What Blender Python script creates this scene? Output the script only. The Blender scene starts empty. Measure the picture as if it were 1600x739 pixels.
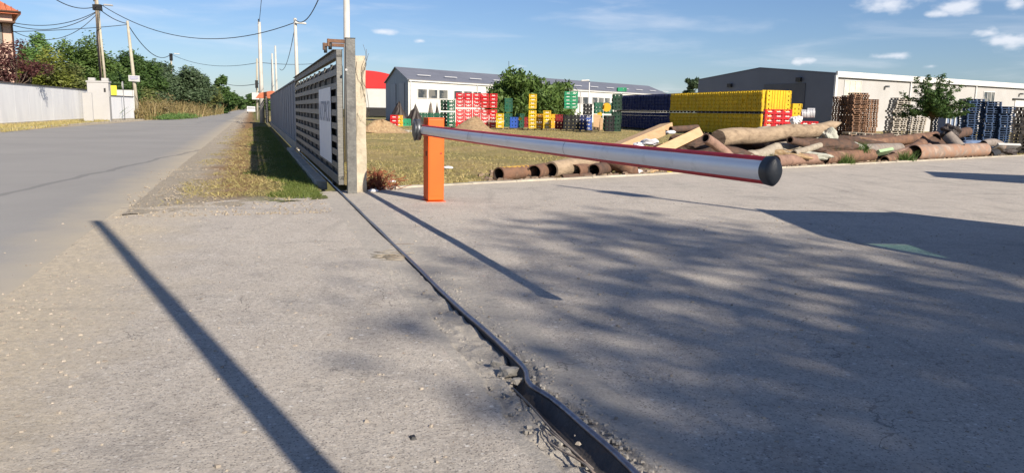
import bpy, bmesh, math, random
import numpy as np
from mathutils import Vector, Matrix

# ------------------------------------------------------------------ camera, world, sun
SC = bpy.context.scene
F, CH = 1200.0, 1.4                       # focal length in photo pixels, camera height
PITCH = math.atan((369.5 - 175) / F); ROLL = math.radians(1.1)
cd_ = bpy.data.cameras.new('camera'); cam = bpy.data.objects.new('camera', cd_)
SC.collection.objects.link(cam); SC.camera = cam
cd_.sensor_width = 36.0; cd_.lens = 36.0 * F / 1600; cd_.clip_end = 8000; cd_.clip_start = 0.05
cam.matrix_world = Matrix.Translation((0, 0, CH)) @ Matrix.Rotation(math.pi / 2 - PITCH, 4, 'X') @ Matrix.Rotation(ROLL, 4, 'Z')
SUN_EL, SUN_AZ = math.radians(30.5), math.radians(141)      # azimuth clockwise from +Y
sx, sy, sz = math.sin(SUN_AZ) * math.cos(SUN_EL), math.cos(SUN_AZ) * math.cos(SUN_EL), math.sin(SUN_EL)
sl = bpy.data.lights.new('sun', 'SUN'); sl.energy = 5.0; sl.angle = math.radians(0.55); sl.color = (1.0, 0.90, 0.76)
so = bpy.data.objects.new('sun', sl); SC.collection.objects.link(so)
so.rotation_euler = Vector((sx, sy, sz)).to_track_quat('Z', 'Y').to_euler(); so.location = (20, -30, 40)
SC.view_settings.view_transform = 'Standard'; SC.view_settings.look = 'None'
SC.view_settings.exposure = 0.62; SC.view_settings.gamma = 1.0; SC.view_settings.use_curve_mapping = False
SC.cycles.max_bounces = 6; SC.cycles.transparent_max_bounces = 12

W = bpy.data.worlds.new('World'); SC.world = W; W.use_nodes = True
def build_world():
    nt = W.node_tree; N = nt.nodes; L = nt.links
    for n in list(N): N.remove(n)
    out = N.new('ShaderNodeOutputWorld'); bg = N.new('ShaderNodeBackground'); bg.inputs[1].default_value = 0.059
    sky = N.new('ShaderNodeTexSky'); sky.sky_type = 'NISHITA'; sky.sun_disc = False
    sky.sun_elevation = SUN_EL; sky.sun_rotation = SUN_AZ; sky.air_density = 1.0; sky.dust_density = 0.3; sky.ozone_density = 3.0
    tc = N.new('ShaderNodeTexCoord')
    def math_(op, a, b=None, c=None, clamp=False):
        m = N.new('ShaderNodeMath'); m.operation = op; m.use_clamp = clamp
        for i, v in enumerate((a, b, c)):
            if v is None: continue
            if isinstance(v, (int, float)): m.inputs[i].default_value = v
            else: L.new(v, m.inputs[i])
        return m.outputs[0]
    sp = N.new('ShaderNodeSeparateXYZ'); L.new(tc.outputs['Generated'], sp.inputs[0])
    az = math_('ARCTAN2', sp.outputs[0], sp.outputs[1])      # azimuth from +Y
    el = math_('ARCSINE', sp.outputs[2])
    cmb = N.new('ShaderNodeCombineXYZ'); L.new(az, cmb.inputs[0]); L.new(el, cmb.inputs[1])
    # small fair-weather clouds: soft ellipses broken up by noise
    nz = N.new('ShaderNodeTexNoise'); nz.inputs['Scale'].default_value = 42; nz.inputs['Detail'].default_value = 6
    mp = N.new('ShaderNodeMapping'); mp.inputs['Scale'].default_value = (1, 1.9, 1); L.new(cmb.outputs[0], mp.inputs[0]); L.new(mp.outputs[0], nz.inputs['Vector'])
    acc = None
    clouds = [(1385, 5, 48, 17, 1.0), (1500, 10, 40, 17, 1.0), (1466, 22, 22, 8, .9), (1575, 62, 42, 16, 1.0), (1545, 52, 26, 10, .9), (1590, 8, 20, 12, .8),
              (1395, 88, 38, 7, .9), (1262, 95, 28, 7, 1.0), (1246, 97, 16, 6, .9), (600, 50, 26, 6, .9), (656, 64, 12, 4, .8), (225, 14, 70, 10, .35), (815, 104, 14, 4, .6), (1455, 104, 14, 4, .6)]
    for px, py, w, h, amp in clouds:
        d = ray(px, py); d = d / np.linalg.norm(d); a0 = math.atan2(d[0], d[1]); e0 = math.asin(d[2])
        u = math_('DIVIDE', math_('SUBTRACT', az, a0), w / F * 1.25)
        v = math_('DIVIDE', math_('SUBTRACT', el, e0), h / F * 1.25)
        r2 = math_('ADD', math_('MULTIPLY', u, u), math_('MULTIPLY', v, v))
        m = math_('MULTIPLY', math_('SUBTRACT', 1.0, math_('SQRT', r2), clamp=True), amp)
        acc = m if acc is None else math_('MAXIMUM', acc, m)
    cl = math_('ADD', acc, math_('MULTIPLY', math_('SUBTRACT', nz.outputs['Fac'], 0.5), 1.5))
    mr = N.new('ShaderNodeMapRange'); mr.inputs[1].default_value = 0.20; mr.inputs[2].default_value = 1.0; mr.interpolation_type = 'SMOOTHSTEP'
    L.new(cl, mr.inputs[0])
    gate = math_('MULTIPLY', acc, 6.0, clamp=True)
    cum = math_('MULTIPLY', math_('MULTIPLY', mr.outputs[0], gate), 0.8)
    # thin cirrus streaks
    mp2 = N.new('ShaderNodeMapping'); mp2.inputs['Scale'].default_value = (2.2, 13, 1); mp2.inputs['Rotation'].default_value = (0, 0, -0.22)
    L.new(cmb.outputs[0], mp2.inputs[0])
    n2 = N.new('ShaderNodeTexNoise'); n2.inputs['Scale'].default_value = 2.3; n2.inputs['Detail'].default_value = 7; n2.inputs['Roughness'].default_value = 0.55; n2.inputs['Distortion'].default_value = 0.35
    L.new(mp2.outputs[0], n2.inputs['Vector'])
    mr2 = N.new('ShaderNodeMapRange'); mr2.inputs[1].default_value = 0.47; mr2.inputs[2].default_value = 0.8; mr2.inputs[4].default_value = 0.42; mr2.interpolation_type = 'SMOOTHSTEP'
    L.new(n2.outputs['Fac'], mr2.inputs[0])
    fac = math_('MAXIMUM', cum, mr2.outputs[0])
    mx = N.new('ShaderNodeMix'); mx.data_type = 'RGBA'; L.new(fac, mx.inputs[0]); tint = N.new('ShaderNodeMix'); tint.data_type = 'RGBA'; tint.blend_type = 'MULTIPLY'; tint.inputs[0].default_value = 1.; tint.inputs[7].default_value = (.85, .96, 1.21, 1); L.new(sky.outputs[0], tint.inputs[6]); L.new(tint.outputs[2], mx.inputs[6]); mx.inputs[7].default_value = (10.5, 10.8, 11.6, 1)
    L.new(mx.outputs[2], bg.inputs[0]); L.new(bg.outputs[0], out.inputs[0])

# ------------------------------------------------------------------ pixel <-> place helpers (positions read off the photo, built at real distances)
def ray(px, py):
    x = px - 800.; y = -(py - 369.5); c, s = math.cos(ROLL), math.sin(ROLL)
    x, y = x * c - y * s, x * s + y * c
    return np.array([x, F * math.cos(PITCH) + y * math.sin(PITCH), -F * math.sin(PITCH) + y * math.cos(PITCH)])
def G(px, py, z=0.):
    d = ray(px, py); t = (z - CH) / d[2]; return Vector((d[0] * t, d[1] * t, z))
def D(px, py, Y):
    d = ray(px, py); t = Y / d[1]; return Vector((d[0] * t, Y, CH + d[2] * t))
DV = Vector((-.3196, .9475, 0)); NV = Vector((.9475, .3196, 0)); UP = Vector((0, 0, 1)); SANG = math.atan2(.3196, .9475)
def S(s, t, z=0.): return DV * s + NV * t + Vector((0, 0, z))          # street coordinates: along, across
def kerb_s(t): return 12.95 + .355 * t
build_world()
rng = np.random.default_rng(7); random.seed(7)

# ------------------------------------------------------------------ materials
def setin(nd, k, v): nd.inputs[k].default_value = v
def mat(name, c1, c2=None, rough=.8, scale=4., metal=0., bump=0., bscale=None, island=False, objrand=False, spec=None, detail=6, lo=.35, hi=.65, transl=0., c3=None, c3lo=.6, c3hi=.7, c3scale=1., stretch=(1, 1, 1)):
    m = bpy.data.materials.new(name); m.use_nodes = True; nt = m.node_tree; N = nt.nodes; L = nt.links
    b = N['Principled BSDF']; setin(b, 'Roughness', rough); setin(b, 'Metallic', metal)
    if spec is not None: setin(b, 'Specular IOR Level', spec)
    c1 = (*c1, 1); c2 = (*(c2 if c2 else tuple(v * .75 for v in c1[:3])), 1)
    tc = N.new('ShaderNodeTexCoord'); mp = N.new('ShaderNodeMapping'); setin(mp, 'Scale', stretch); L.new(tc.outputs['Object'], mp.inputs[0])
    nz = N.new('ShaderNodeTexNoise'); setin(nz, 'Scale', scale); setin(nz, 'Detail', detail); setin(nz, 'Roughness', .62); L.new(mp.outputs[0], nz.inputs['Vector'])
    fac = nz.outputs['Fac']
    mr = N.new('ShaderNodeMapRange'); setin(mr, 1, lo); setin(mr, 2, hi); L.new(fac, mr.inputs[0]); fac = mr.outputs[0]
    if island or objrand:
        gi = N.new('ShaderNodeNewGeometry') if island else N.new('ShaderNodeObjectInfo')
        r = gi.outputs['Random Per Island'] if island else gi.outputs['Random']
        a = N.new('ShaderNodeMix'); setin(a, 0, .6); L.new(fac, a.inputs[2]); L.new(r, a.inputs[3]); fac = a.outputs[0]
    mx = N.new('ShaderNodeMix'); mx.data_type = 'RGBA'; L.new(fac, mx.inputs[0]); mx.inputs[6].default_value = c1; mx.inputs[7].default_value = c2
    col = mx.outputs[2]
    if c3:
        n3 = N.new('ShaderNodeTexNoise'); setin(n3, 'Scale', c3scale); setin(n3, 'Detail', 8); setin(n3, 'Roughness', .7); L.new(mp.outputs[0], n3.inputs['Vector'])
        r3 = N.new('ShaderNodeMapRange'); setin(r3, 1, c3lo); setin(r3, 2, c3hi); L.new(n3.outputs['Fac'], r3.inputs[0])
        x3 = N.new('ShaderNodeMix'); x3.data_type = 'RGBA'; L.new(r3.outputs[0], x3.inputs[0]); L.new(col, x3.inputs[6]); x3.inputs[7].default_value = (*c3, 1); col = x3.outputs[2]
    L.new(col, b.inputs['Base Color'])
    if transl:
        tr = N.new('ShaderNodeBsdfTranslucent'); L.new(col, tr.inputs[0]); ms = N.new('ShaderNodeMixShader'); setin(ms, 0, transl)
        L.new(b.outputs[0], ms.inputs[1]); L.new(tr.outputs[0], ms.inputs[2]); L.new(ms.outputs[0], N['Material Output'].inputs[0])
    if bump:
        nb = N.new('ShaderNodeTexNoise'); setin(nb, 'Scale', bscale or scale * 4); setin(nb, 'Detail', 6); L.new(mp.outputs[0], nb.inputs['Vector'])
        bp = N.new('ShaderNodeBump'); setin(bp, 'Strength', bump); setin(bp, 'Distance', .02); L.new(nb.outputs['Fac'], bp.inputs['Height']); L.new(bp.outputs[0], b.inputs['Normal'])
    return m

def ground_mat(name, kind):
    m = bpy.data.materials.new(name); m.use_nodes = True; nt = m.node_tree; N = nt.nodes; L = nt.links
    b = N['Principled BSDF']; setin(b, 'Roughness', .92); setin(b, 'Specular IOR Level', .25)
    tc = N.new('ShaderNodeTexCoord'); P = tc.outputs['Object']
    def noise(sc, det=6, ro=.6, dist=0., stretch=None):
        n = N.new('ShaderNodeTexNoise'); setin(n, 'Scale', sc); setin(n, 'Detail', det); setin(n, 'Roughness', ro); setin(n, 'Distortion', dist)
        if stretch:
            mp = N.new('ShaderNodeMapping'); setin(mp, 'Rotation', (0, 0, stretch[0])); setin(mp, 'Scale', stretch[1]); L.new(P, mp.inputs[0]); L.new(mp.outputs[0], n.inputs['Vector'])
        else: L.new(P, n.inputs['Vector'])
        return n.outputs['Fac']
    def rng_(v, a, c, o1=0., o2=1.):
        r = N.new('ShaderNodeMapRange'); setin(r, 1, a); setin(r, 2, c); setin(r, 3, o1); setin(r, 4, o2); L.new(v, r.inputs[0]); return r.outputs[0]
    def mix(f, c1, c2):
        x = N.new('ShaderNodeMix'); x.data_type = 'RGBA'
        if isinstance(f, float): x.inputs[0].default_value = f
        else: L.new(f, x.inputs[0])
        for i, c in ((6, c1), (7, c2)):
            if isinstance(c, tuple): x.inputs[i].default_value = (*c, 1)
            else: L.new(c, x.inputs[i])
        return x.outputs[2]
    def mth(op, a, c, clamp=False):
        x = N.new('ShaderNodeMath'); x.operation = op; x.use_clamp = clamp
        for i, v in enumerate((a, c)):
            if isinstance(v, (int, float)): x.inputs[i].default_value = v
            else: L.new(v, x.inputs[i])
        return x.outputs[0]
    def voro(sc, feat='F1'):
        v = N.new('ShaderNodeTexVoronoi'); v.feature = feat; setin(v, 'Scale', sc); L.new(P, v.inputs['Vector']); return v
    dt = N.new('ShaderNodeVectorMath'); dt.operation = 'DOT_PRODUCT'; L.new(P, dt.inputs[0]); dt.inputs[1].default_value = NV; T = dt.outputs['Value']
    ds = N.new('ShaderNodeVectorMath'); ds.operation = 'DOT_PRODUCT'; L.new(P, ds.inputs[0]); ds.inputs[1].default_value = DV; Sx = ds.outputs['Value']
    if kind == 'pave':
        base = mix(rng_(noise(.55, 5), .3, .7), (.54, .485, .415), (.43, .385, .335))
        base = mix(rng_(noise(3.2, 8, .7), .4, .68, 0, .7), base, (.58, .53, .465))
        base = mix(rng_(noise(1.1, 9, .72, .6), .52, .68, 0, .6), base, (.29, .265, .24))
        base = mix(rng_(noise(1.0, 6, .6, .5, (SANG + .35, (2.2, .22, 1))), .56, .72, 0, .45), base, (.23, .21, .19))
        # exposed gravel in the worn slab
        warp = rng_(noise(9, 4), .3, .7, .12, .38)
        v = voro(34.); sel = mth('MULTIPLY', mth('LESS_THAN', v.outputs['Distance'], warp), mth('GREATER_THAN', rng_(v.outputs['Color'], 0, 1), .5))
        patch = rng_(noise(1.4, 6, .7), .42, .62)
        base = mix(mth('MULTIPLY', sel, rng_(patch, 0, 1, .45, .95)), base, mix(rng_(v.outputs['Color'], .5, 1.), (.76, .72, .66), (.52, .49, .46)))
        v2 = voro(70.); sel2 = mth('LESS_THAN', v2.outputs['Distance'], .32)
        base = mix(mth('MULTIPLY', sel2, .75), base, mix(rng_(v2.outputs['Color'], .35, .65), (.13, .12, .115), (.50, .46, .41)))
        base = mix(rng_(noise(24, 6, .8), .5, .72, 0, .75), base, (.19, .168, .15))
        v3 = voro(15.); sel3 = mth('MULTIPLY', mth('LESS_THAN', v3.outputs['Distance'], mth('MULTIPLY', warp, .6)), mth('GREATER_THAN', rng_(v3.outputs['Color'], 0, 1), .62))
        base = mix(mth('MULTIPLY', sel3, .8), base, (.70, .68, .64))
        # smoother, paler concrete beside the rail
        nn = mth('ADD', T, mth('MULTIPLY', mth('SUBTRACT', noise(2.5, 5), .5), .12))
        strip = mth('MULTIPLY', mth('GREATER_THAN', nn, 1.04), mth('LESS_THAN', nn, 1.72))
        base = mix(mth('MULTIPLY', strip, .72), base, mix(rng_(noise(6, 8, .7), .35, .65), (.47, .43, .37), (.36, .335, .30)))
        # sandy band towards the road edge
        e = mth('ADD', T, mth('MULTIPLY', mth('SUBTRACT', noise(.9, 7, .65), .5), 2.6))
        base = mix(rng_(e, -.45, -1.5, 0, .85), base, mix(rng_(noise(14, 8, .75), .4, .6), (.60, .51, .37), (.43, .37, .28)))
        # dusty edge along the kerb, faint tyre lines and damp stains
        kd = mth('SUBTRACT', Sx, mth('MULTIPLY', T, .355))
        base = mix(rng_(mth('ADD', kd, mth('MULTIPLY', noise(1.1, 6), 1.6)), 12.4, 13.9, 0, .6), base, (.50, .44, .35))
        stain = rng_(noise(.8, 5, .6, .8, (SANG, (.35, 1.7, 1))), .60, .70, 0, .32)
        base = mix(stain, base, (.17, .16, .155))
        cr = voro(.8, 'DISTANCE_TO_EDGE'); wv = N.new('ShaderNodeVectorMath'); wv.operation = 'MULTIPLY_ADD'; nz = N.new('ShaderNodeTexNoise'); setin(nz, 'Scale', 2.2); setin(nz, 'Detail', 8); L.new(P, nz.inputs['Vector'])
        L.new(nz.outputs['Color'], wv.inputs[0]); wv.inputs[1].default_value = (1.1, 1.1, 0); L.new(P, wv.inputs[2]); L.new(wv.outputs[0], cr.inputs['Vector'])
        base = mix(mth('MULTIPLY', mth('LESS_THAN', cr.outputs['Distance'], .004), rng_(noise(.7, 3), .52, .58, 0, .6)), base, (.13, .12, .11))
        base = mix(rng_(noise(46, 4, .8), .53, .70, 0, .65), base, (.70, .65, .58)); base = mix(rng_(noise(38, 5, .8, .3), .56, .68, 0, .7), base, (.15, .138, .125))
        h = mth('ADD', mth('MULTIPLY', noise(70, 6, .75), .8), mth('ADD', mth('MULTIPLY', sel, .35), mth('MULTIPLY', noise(11, 5), .6)))
        bs, bd = .9, .02
    elif kind == 'asphalt':
        base = mix(rng_(noise(.25, 5), .3, .7), (.31, .30, .285), (.26, .253, .242))
        base = mix(rng_(noise(.8, 6, .6, 0, (SANG, (6., .25, 1))), .5, .75, 0, .5), base, (.30, .29, .272))
        v2 = voro(90.); base = mix(mth('MULTIPLY', mth('LESS_THAN', v2.outputs['Distance'], .3), .3), base, mix(rng_(v2.outputs['Color'], .3, .7), (.12, .12, .12), (.4, .39, .37)))
        e = mth('ADD', T, mth('MULTIPLY', mth('SUBTRACT', noise(1.2, 7, .65), .5), 1.))
        base = mix(rng_(e, -2.5, -1.45, 0, .85), base, (.48, .41, .30))
        # curved, slightly wavering darker line across the road
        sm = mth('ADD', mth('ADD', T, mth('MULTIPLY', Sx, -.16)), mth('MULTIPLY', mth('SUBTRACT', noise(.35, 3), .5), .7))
        dark_line = mth('MULTIPLY', mth('LESS_THAN', mth('ABSOLUTE', mth('ADD', sm, 5.9), 0), .075), .45)
        base = mix(dark_line, base, (.13, .13, .13))
        h = noise(90, 5, .7); bs, bd = .5, .01
    elif kind == 'field':
        base = mix(rng_(noise(.28, 6, .6), .38, .62), (.40, .30, .13), (.24, .22, .07))
        base = mix(rng_(noise(1.5, 8, .7), .45, .7, 0, .8), base, (.48, .36, .19))
        base = mix(rng_(noise(6., 8, .75), .5, .72, 0, .7), base, (.13, .12, .04))
        base = mix(rng_(noise(17., 8, .8), .5, .8, 0, .7), base, (.42, .34, .19))
        h = noise(12, 8, .8); bs, bd = 1., .08
    elif kind == 'verge':
        e = mth('ADD', T, mth('MULTIPLY', mth('SUBTRACT', noise(1.0, 7, .65), .5), 1.5))
        soil = mix(rng_(noise(9, 9, .75), .4, .62), (.32, .20, .10), (.20, .115, .052))
        grav = mix(rng_(noise(30, 8, .8), .42, .6), (.47, .41, .33), (.30, .26, .2))
        fr = mth('ADD', mth('SUBTRACT', Sx, mth('MULTIPLY', T, .35)), mth('MULTIPLY', mth('SUBTRACT', noise(1.3, 7, .7), .5), 1.6)); base = mix(mth('MULTIPLY', rng_(e, -1.1, -.4), rng_(fr, 12.2, 13.4)), grav, soil)
        base = mix(mth('MULTIPLY', rng_(e, -.2, .5), rng_(noise(5, 8, .7), .3, .5)), base, (.12, .14, .035))
        h = noise(16, 8, .8); bs, bd = 1., .05
    else:
        base = mix(rng_(noise(.05, 6), .4, .6), (.14, .14, .05), (.20, .16, .07)); h = noise(2); bs, bd = .5, .1
    L.new(base, b.inputs['Base Color'])
    bp = N.new('ShaderNodeBump'); setin(bp, 'Strength', bs); setin(bp, 'Distance', bd); L.new(h, bp.inputs['Height']); L.new(bp.outputs[0], b.inputs['Normal'])
    return m

M = {}
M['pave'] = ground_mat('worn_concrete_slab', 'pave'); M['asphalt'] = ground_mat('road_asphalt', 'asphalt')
M['field'] = ground_mat('dry_mown_grass', 'field'); M['verge'] = ground_mat('verge_soil', 'verge'); M['far'] = ground_mat('far_ground', 'far')
M['kerb'] = mat('kerb_concrete', (.50, .45, .36), (.34, .30, .24), .9, 3, bump=.6, bscale=30)
M['conc'] = mat('post_concrete', (.52, .46, .35), (.36, .31, .23), .9, 5, bump=.5, bscale=25, c3=(.20, .16, .11), c3lo=.6, c3hi=.68, c3scale=6)
M['gsteel'] = mat('weathered_grey_steel', (.17, .168, .155), (.095, .093, .09), .55, 6, metal=.35, bump=.25, c3=(.10, .075, .06), c3lo=.62, c3hi=.7, c3scale=7)
M['gboard'] = mat('aluminium_board', (.21, .205, .185), (.13, .125, .115), .5, 7, metal=.3, bump=.2, stretch=(1, 1, 6))
M['dark'] = mat('dark_metal', (.02, .02, .022), (.04, .038, .036), .6, 8, metal=.2)
M['rail'] = mat('rail_steel', (.24, .24, .28), (.14, .13, .15), .3, 14, metal=.85, bump=.15, c3=(.16, .09, .05), c3lo=.6, c3hi=.72, c3scale=12)
M['railw'] = mat('rail_web', (.085, .075, .07), (.055, .05, .048), .7, 12, metal=.2, bump=.4, c3=(.14, .08, .05), c3lo=.56, c3hi=.7, c3scale=9)
M['rust'] = mat('rusty_steel', (.20, .105, .062), (.11, .062, .042), .85, 5, bump=.6, bscale=24, c3=(.30, .20, .13), c3lo=.55, c3hi=.72, c3scale=3)
M['rustp'] = mat('pinkish_rust', (.31, .19, .14), (.19, .115, .085), .85, 4, bump=.5, bscale=24, c3=(.12, .07, .05), c3lo=.6, c3hi=.7, c3scale=4)
M['rustd'] = mat('dark_rust', (.12, .065, .042), (.06, .04, .03), .85, 6, bump=.6, bscale=20)
M['rusto'] = mat('orange_rust_pipe', (.31, .165, .10), (.21, .17, .14), .8, 3, bump=.4, bscale=20, c3=(.36, .27, .21), c3lo=.52, c3hi=.66, c3scale=2.5)
M['inside'] = mat('pipe_inside', (.035, .024, .018), (.02, .015, .012), .95, 6)
M['gpipe'] = mat('grey_old_pipe', (.26, .22, .19), (.17, .145, .125), .85, 6, bump=.4, c3=(.33, .18, .10), c3lo=.6, c3hi=.75, c3scale=3)
M['log'] = mat('weathered_log', (.36, .27, .18), (.22, .16, .105), .9, 5, bump=1., bscale=16, stretch=(.3, .8, 1.6), c3=(.14, .09, .055), c3lo=.6, c3hi=.68, c3scale=5)
M['logg'] = mat('grey_log', (.36, .32, .25), (.24, .20, .155), .9, 4, bump=.9, bscale=14, c3=(.13, .10, .07), c3lo=.6, c3hi=.68, c3scale=6)
M['timber'] = mat('pale_timber', (.52, .35, .20), (.44, .28, .15), .75, 3, bump=.2, stretch=(1, 1, 5))
M['timberd'] = mat('brown_timber', (.26, .16, .09), (.17, .10, .06), .8, 4, bump=.3)
M['moss'] = mat('yellow_moss', (.55, .33, .05), (.40, .24, .06), .9, 9, bump=.5)
M['orange'] = mat('orange_paint', (.84, .115, .003), (.76, .10, .003), .5, 2, bump=.03, c3=(.50, .12, .03), c3lo=.60, c3hi=.85, c3scale=3.5)
M['alu'] = mat('boom_aluminium', (.80, .80, .81), (.73, .73, .74), .38, 1.2, metal=.25, bump=.03, bscale=3, c3=(.42, .41, .39), c3lo=.55, c3hi=.8, c3scale=2.)
M['redrub'] = mat('red_edge_strip', (.55, .012, .018), (.42, .01, .015), .45, 6)
M['cap'] = mat('dark_plastic_cap', (.022, .026, .032), (.03, .034, .04), .45, 20, bump=.1)
M['hub'] = mat('grey_hub_metal', (.16, .17, .18), (.11, .115, .12), .4, 9, metal=.6)
M['white'] = mat('white_paint', (.62, .62, .61), (.54, .54, .53), .6, 3)
M['whitew'] = mat('white_cladding', (.60, .60, .575), (.54, .54, .51), .6, .6)
M['whitep'] = mat('white_pole_paint', (.52, .50, .46), (.42, .40, .36), .7, 2)
M['cpole'] = mat('concrete_pole', (.46, .42, .33), (.35, .315, .245), .9, 2, bump=.3, c3=(.22, .19, .14), c3lo=.62, c3hi=.72, c3scale=2)
M['wpole'] = mat('wooden_pole', (.24, .19, .14), (.15, .12, .09), .9, 3, bump=.4)
M['wallg'] = mat('rendered_wall_grey', (.80, .81, .82), (.70, .71, .73), .9, .8, bump=.15, c3=(.22, .22, .22), c3lo=.66, c3hi=.78, c3scale=.9, stretch=(1, 1, .35))
M['wallg2'] = mat('yard_wall_panel', (.30, .31, .32), (.24, .245, .25), .8, 1.2, bump=.15)
M['coping'] = mat('dark_coping', (.10, .10, .105), (.07, .07, .075), .8, 3)
M['graycl'] = mat('grey_cladding', (.125, .142, .18), (.11, .125, .16), .6, .4)
M['bluecl'] = mat('bluegrey_cladding', (.23, .27, .33), (.18, .215, .27), .55, .5, stretch=(3, 3, .3))
M['greywall'] = mat('pale_grey_cladding', (.42, .41, .40), (.37, .362, .35), .6, .5)
M['roofg'] = mat('grey_metal_roof', (.20, .205, .235), (.165, .17, .195), .5, .4, metal=.1)
M['redroof'] = mat('red_membrane', (.62, .03, .03), (.52, .025, .025), .6, .5)
M['glass'] = mat('window_glass', (.05, .06, .07), (.16, .16, .15), .12, .9, spec=.6, lo=.45, hi=.55)
M['blind'] = mat('window_blind', (.62, .58, .47), (.50, .47, .38), .7, 1.5)
M['pink'] = mat('pink_render', (.58, .40, .31), (.50, .345, .27), .9, 1.2, bump=.1)
M['brown'] = mat('brown_wood', (.10, .05, .03), (.07, .035, .02), .7, 5)
M['bark'] = mat('bark', (.13, .10, .07), (.08, .06, .045), .95, 6, bump=.8)
M['yellow'] = mat('yellow_sign', (.85, .72, .05), (.80, .66, .05), .6, 3)
M['blackp'] = mat('black_rubber', (.02, .02, .02), (.035, .035, .035), .8, 9)
M['wire'] = mat('cable_black', (.03, .03, .033), (.02, .02, .02), .7, 9)
M['text'] = mat('sign_lettering', (.20, .21, .25), (.28, .29, .33), .7, 20)
M['textb'] = mat('blue_lettering', (.16, .15, .40), (.2, .2, .45), .7, 20)
def plastic(n, c, wear=.8): return mat(n, c, tuple(v * wear * .78 + .012 for v in c), .62, 6, objrand=True, spec=.2, c3=tuple(v * .45 + .05 for v in c), c3lo=.52, c3hi=.75, c3scale=2.2)
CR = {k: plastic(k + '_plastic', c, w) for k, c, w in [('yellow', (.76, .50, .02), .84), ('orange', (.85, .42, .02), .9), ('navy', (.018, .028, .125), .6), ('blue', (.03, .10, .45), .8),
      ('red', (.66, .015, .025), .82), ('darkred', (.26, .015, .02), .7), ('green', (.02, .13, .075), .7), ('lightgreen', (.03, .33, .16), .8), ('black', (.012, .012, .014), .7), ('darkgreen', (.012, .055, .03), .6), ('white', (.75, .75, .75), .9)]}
M['cratelabel'] = mat('crate_label', (.75, .72, .68), (.65, .62, .58), .6, 8)
def leafmat(n, a, b_, tr=.3): return mat(n, a, b_, .55, .9, island=True, transl=tr, spec=.3)
LF = {'dark': leafmat('leaf_dark', (.04, .085, .024), (.10, .17, .045)), 'mid': leafmat('leaf_mid', (.06, .115, .028), (.15, .225, .055)),
      'lime': leafmat('leaf_lime', (.14, .18, .03), (.25, .27, .06)), 'purple': leafmat('leaf_purple', (.06, .022, .024), (.14, .055, .05)),
      'fresh': leafmat('leaf_fresh', (.09, .18, .045), (.17, .28, .08)), 'grey': leafmat('leaf_greyish', (.055, .095, .045), (.12, .17, .09)),
      'brush': leafmat('brush_straw', (.34, .24, .11), (.17, .16, .06), .2), 'olive': leafmat('leaf_olive', (.085, .12, .032), (.20, .21, .07)), 'drab': leafmat('leaf_drab', (.12, .10, .04), (.28, .21, .10), .2)}
M['straw'] = mat('straw_blades', (.58, .45, .21), (.27, .26, .08), .7, .5, island=True, transl=.25)
M['green'] = mat('green_blades', (.07, .13, .02), (.20, .22, .05), .6, .8, island=True, transl=.3)
M['pebble'] = mat('pebbles', (.46, .40, .32), (.20, .17, .14), .85, 3, island=True)
M['crumb'] = mat('broken_concrete', (.42, .39, .34), (.26, .24, .21), .92, 9, island=True, bump=.6, bscale=40)
M['scrapc'] = mat('scrap_clods', (.34, .26, .19), (.12, .075, .05), .95, 3, island=True)
M['scrapg'] = mat('verge_pebbles', (.40, .34, .26), (.20, .165, .12), .9, 3, island=True)
M['palletk'] = mat('black_pallet', (.05, .04, .035), (.02, .018, .016), .9, 5, objrand=True)
M['palletb'] = mat('brown_pallet_wood', (.30, .165, .095), (.13, .075, .05), .85, 5, objrand=True)
M['palletg'] = mat('grey_pallet_wood', (.46, .42, .36), (.28, .245, .2), .85, 5, objrand=True)
M['palletd'] = mat('dark_old_pallet_wood', (.30, .25, .19), (.15, .12, .09), .85, 5, objrand=True)
M['palletblue'] = mat('blue_pallet_paint', (.015, .05, .13), (.01, .028, .07), .7, 5, objrand=True)
M['plasticbag'] = mat('white_plastic', (.72, .72, .74), (.58, .58, .62), .35, 8)
M['tarp'] = mat('black_tarpaulin', (.022, .018, .017), (.05, .035, .03), .6, 3, bump=.6)
M['bluetarp'] = mat('blue_sheet', (.12, .18, .30), (.17, .22, .33), .6, 3)
M['rock'] = mat('pale_rubble', (.50, .49, .43), (.32, .33, .27), .9, 4, bump=.8)
M['soil'] = mat('heap_soil', (.36, .24, .13), (.23, .15, .08), .95, 5, bump=1., bscale=18, c3=(.40, .31, .18), c3lo=.5, c3hi=.65, c3scale=9)
M['twig'] = mat('red_brown_twigs', (.30, .075, .03), (.15, .045, .025), .8, 5, island=True)
M['tile'] = mat('orange_roof_tiles', (.50, .15, .07), (.34, .10, .05), .85, 4, bump=.3, bscale=12)

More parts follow.
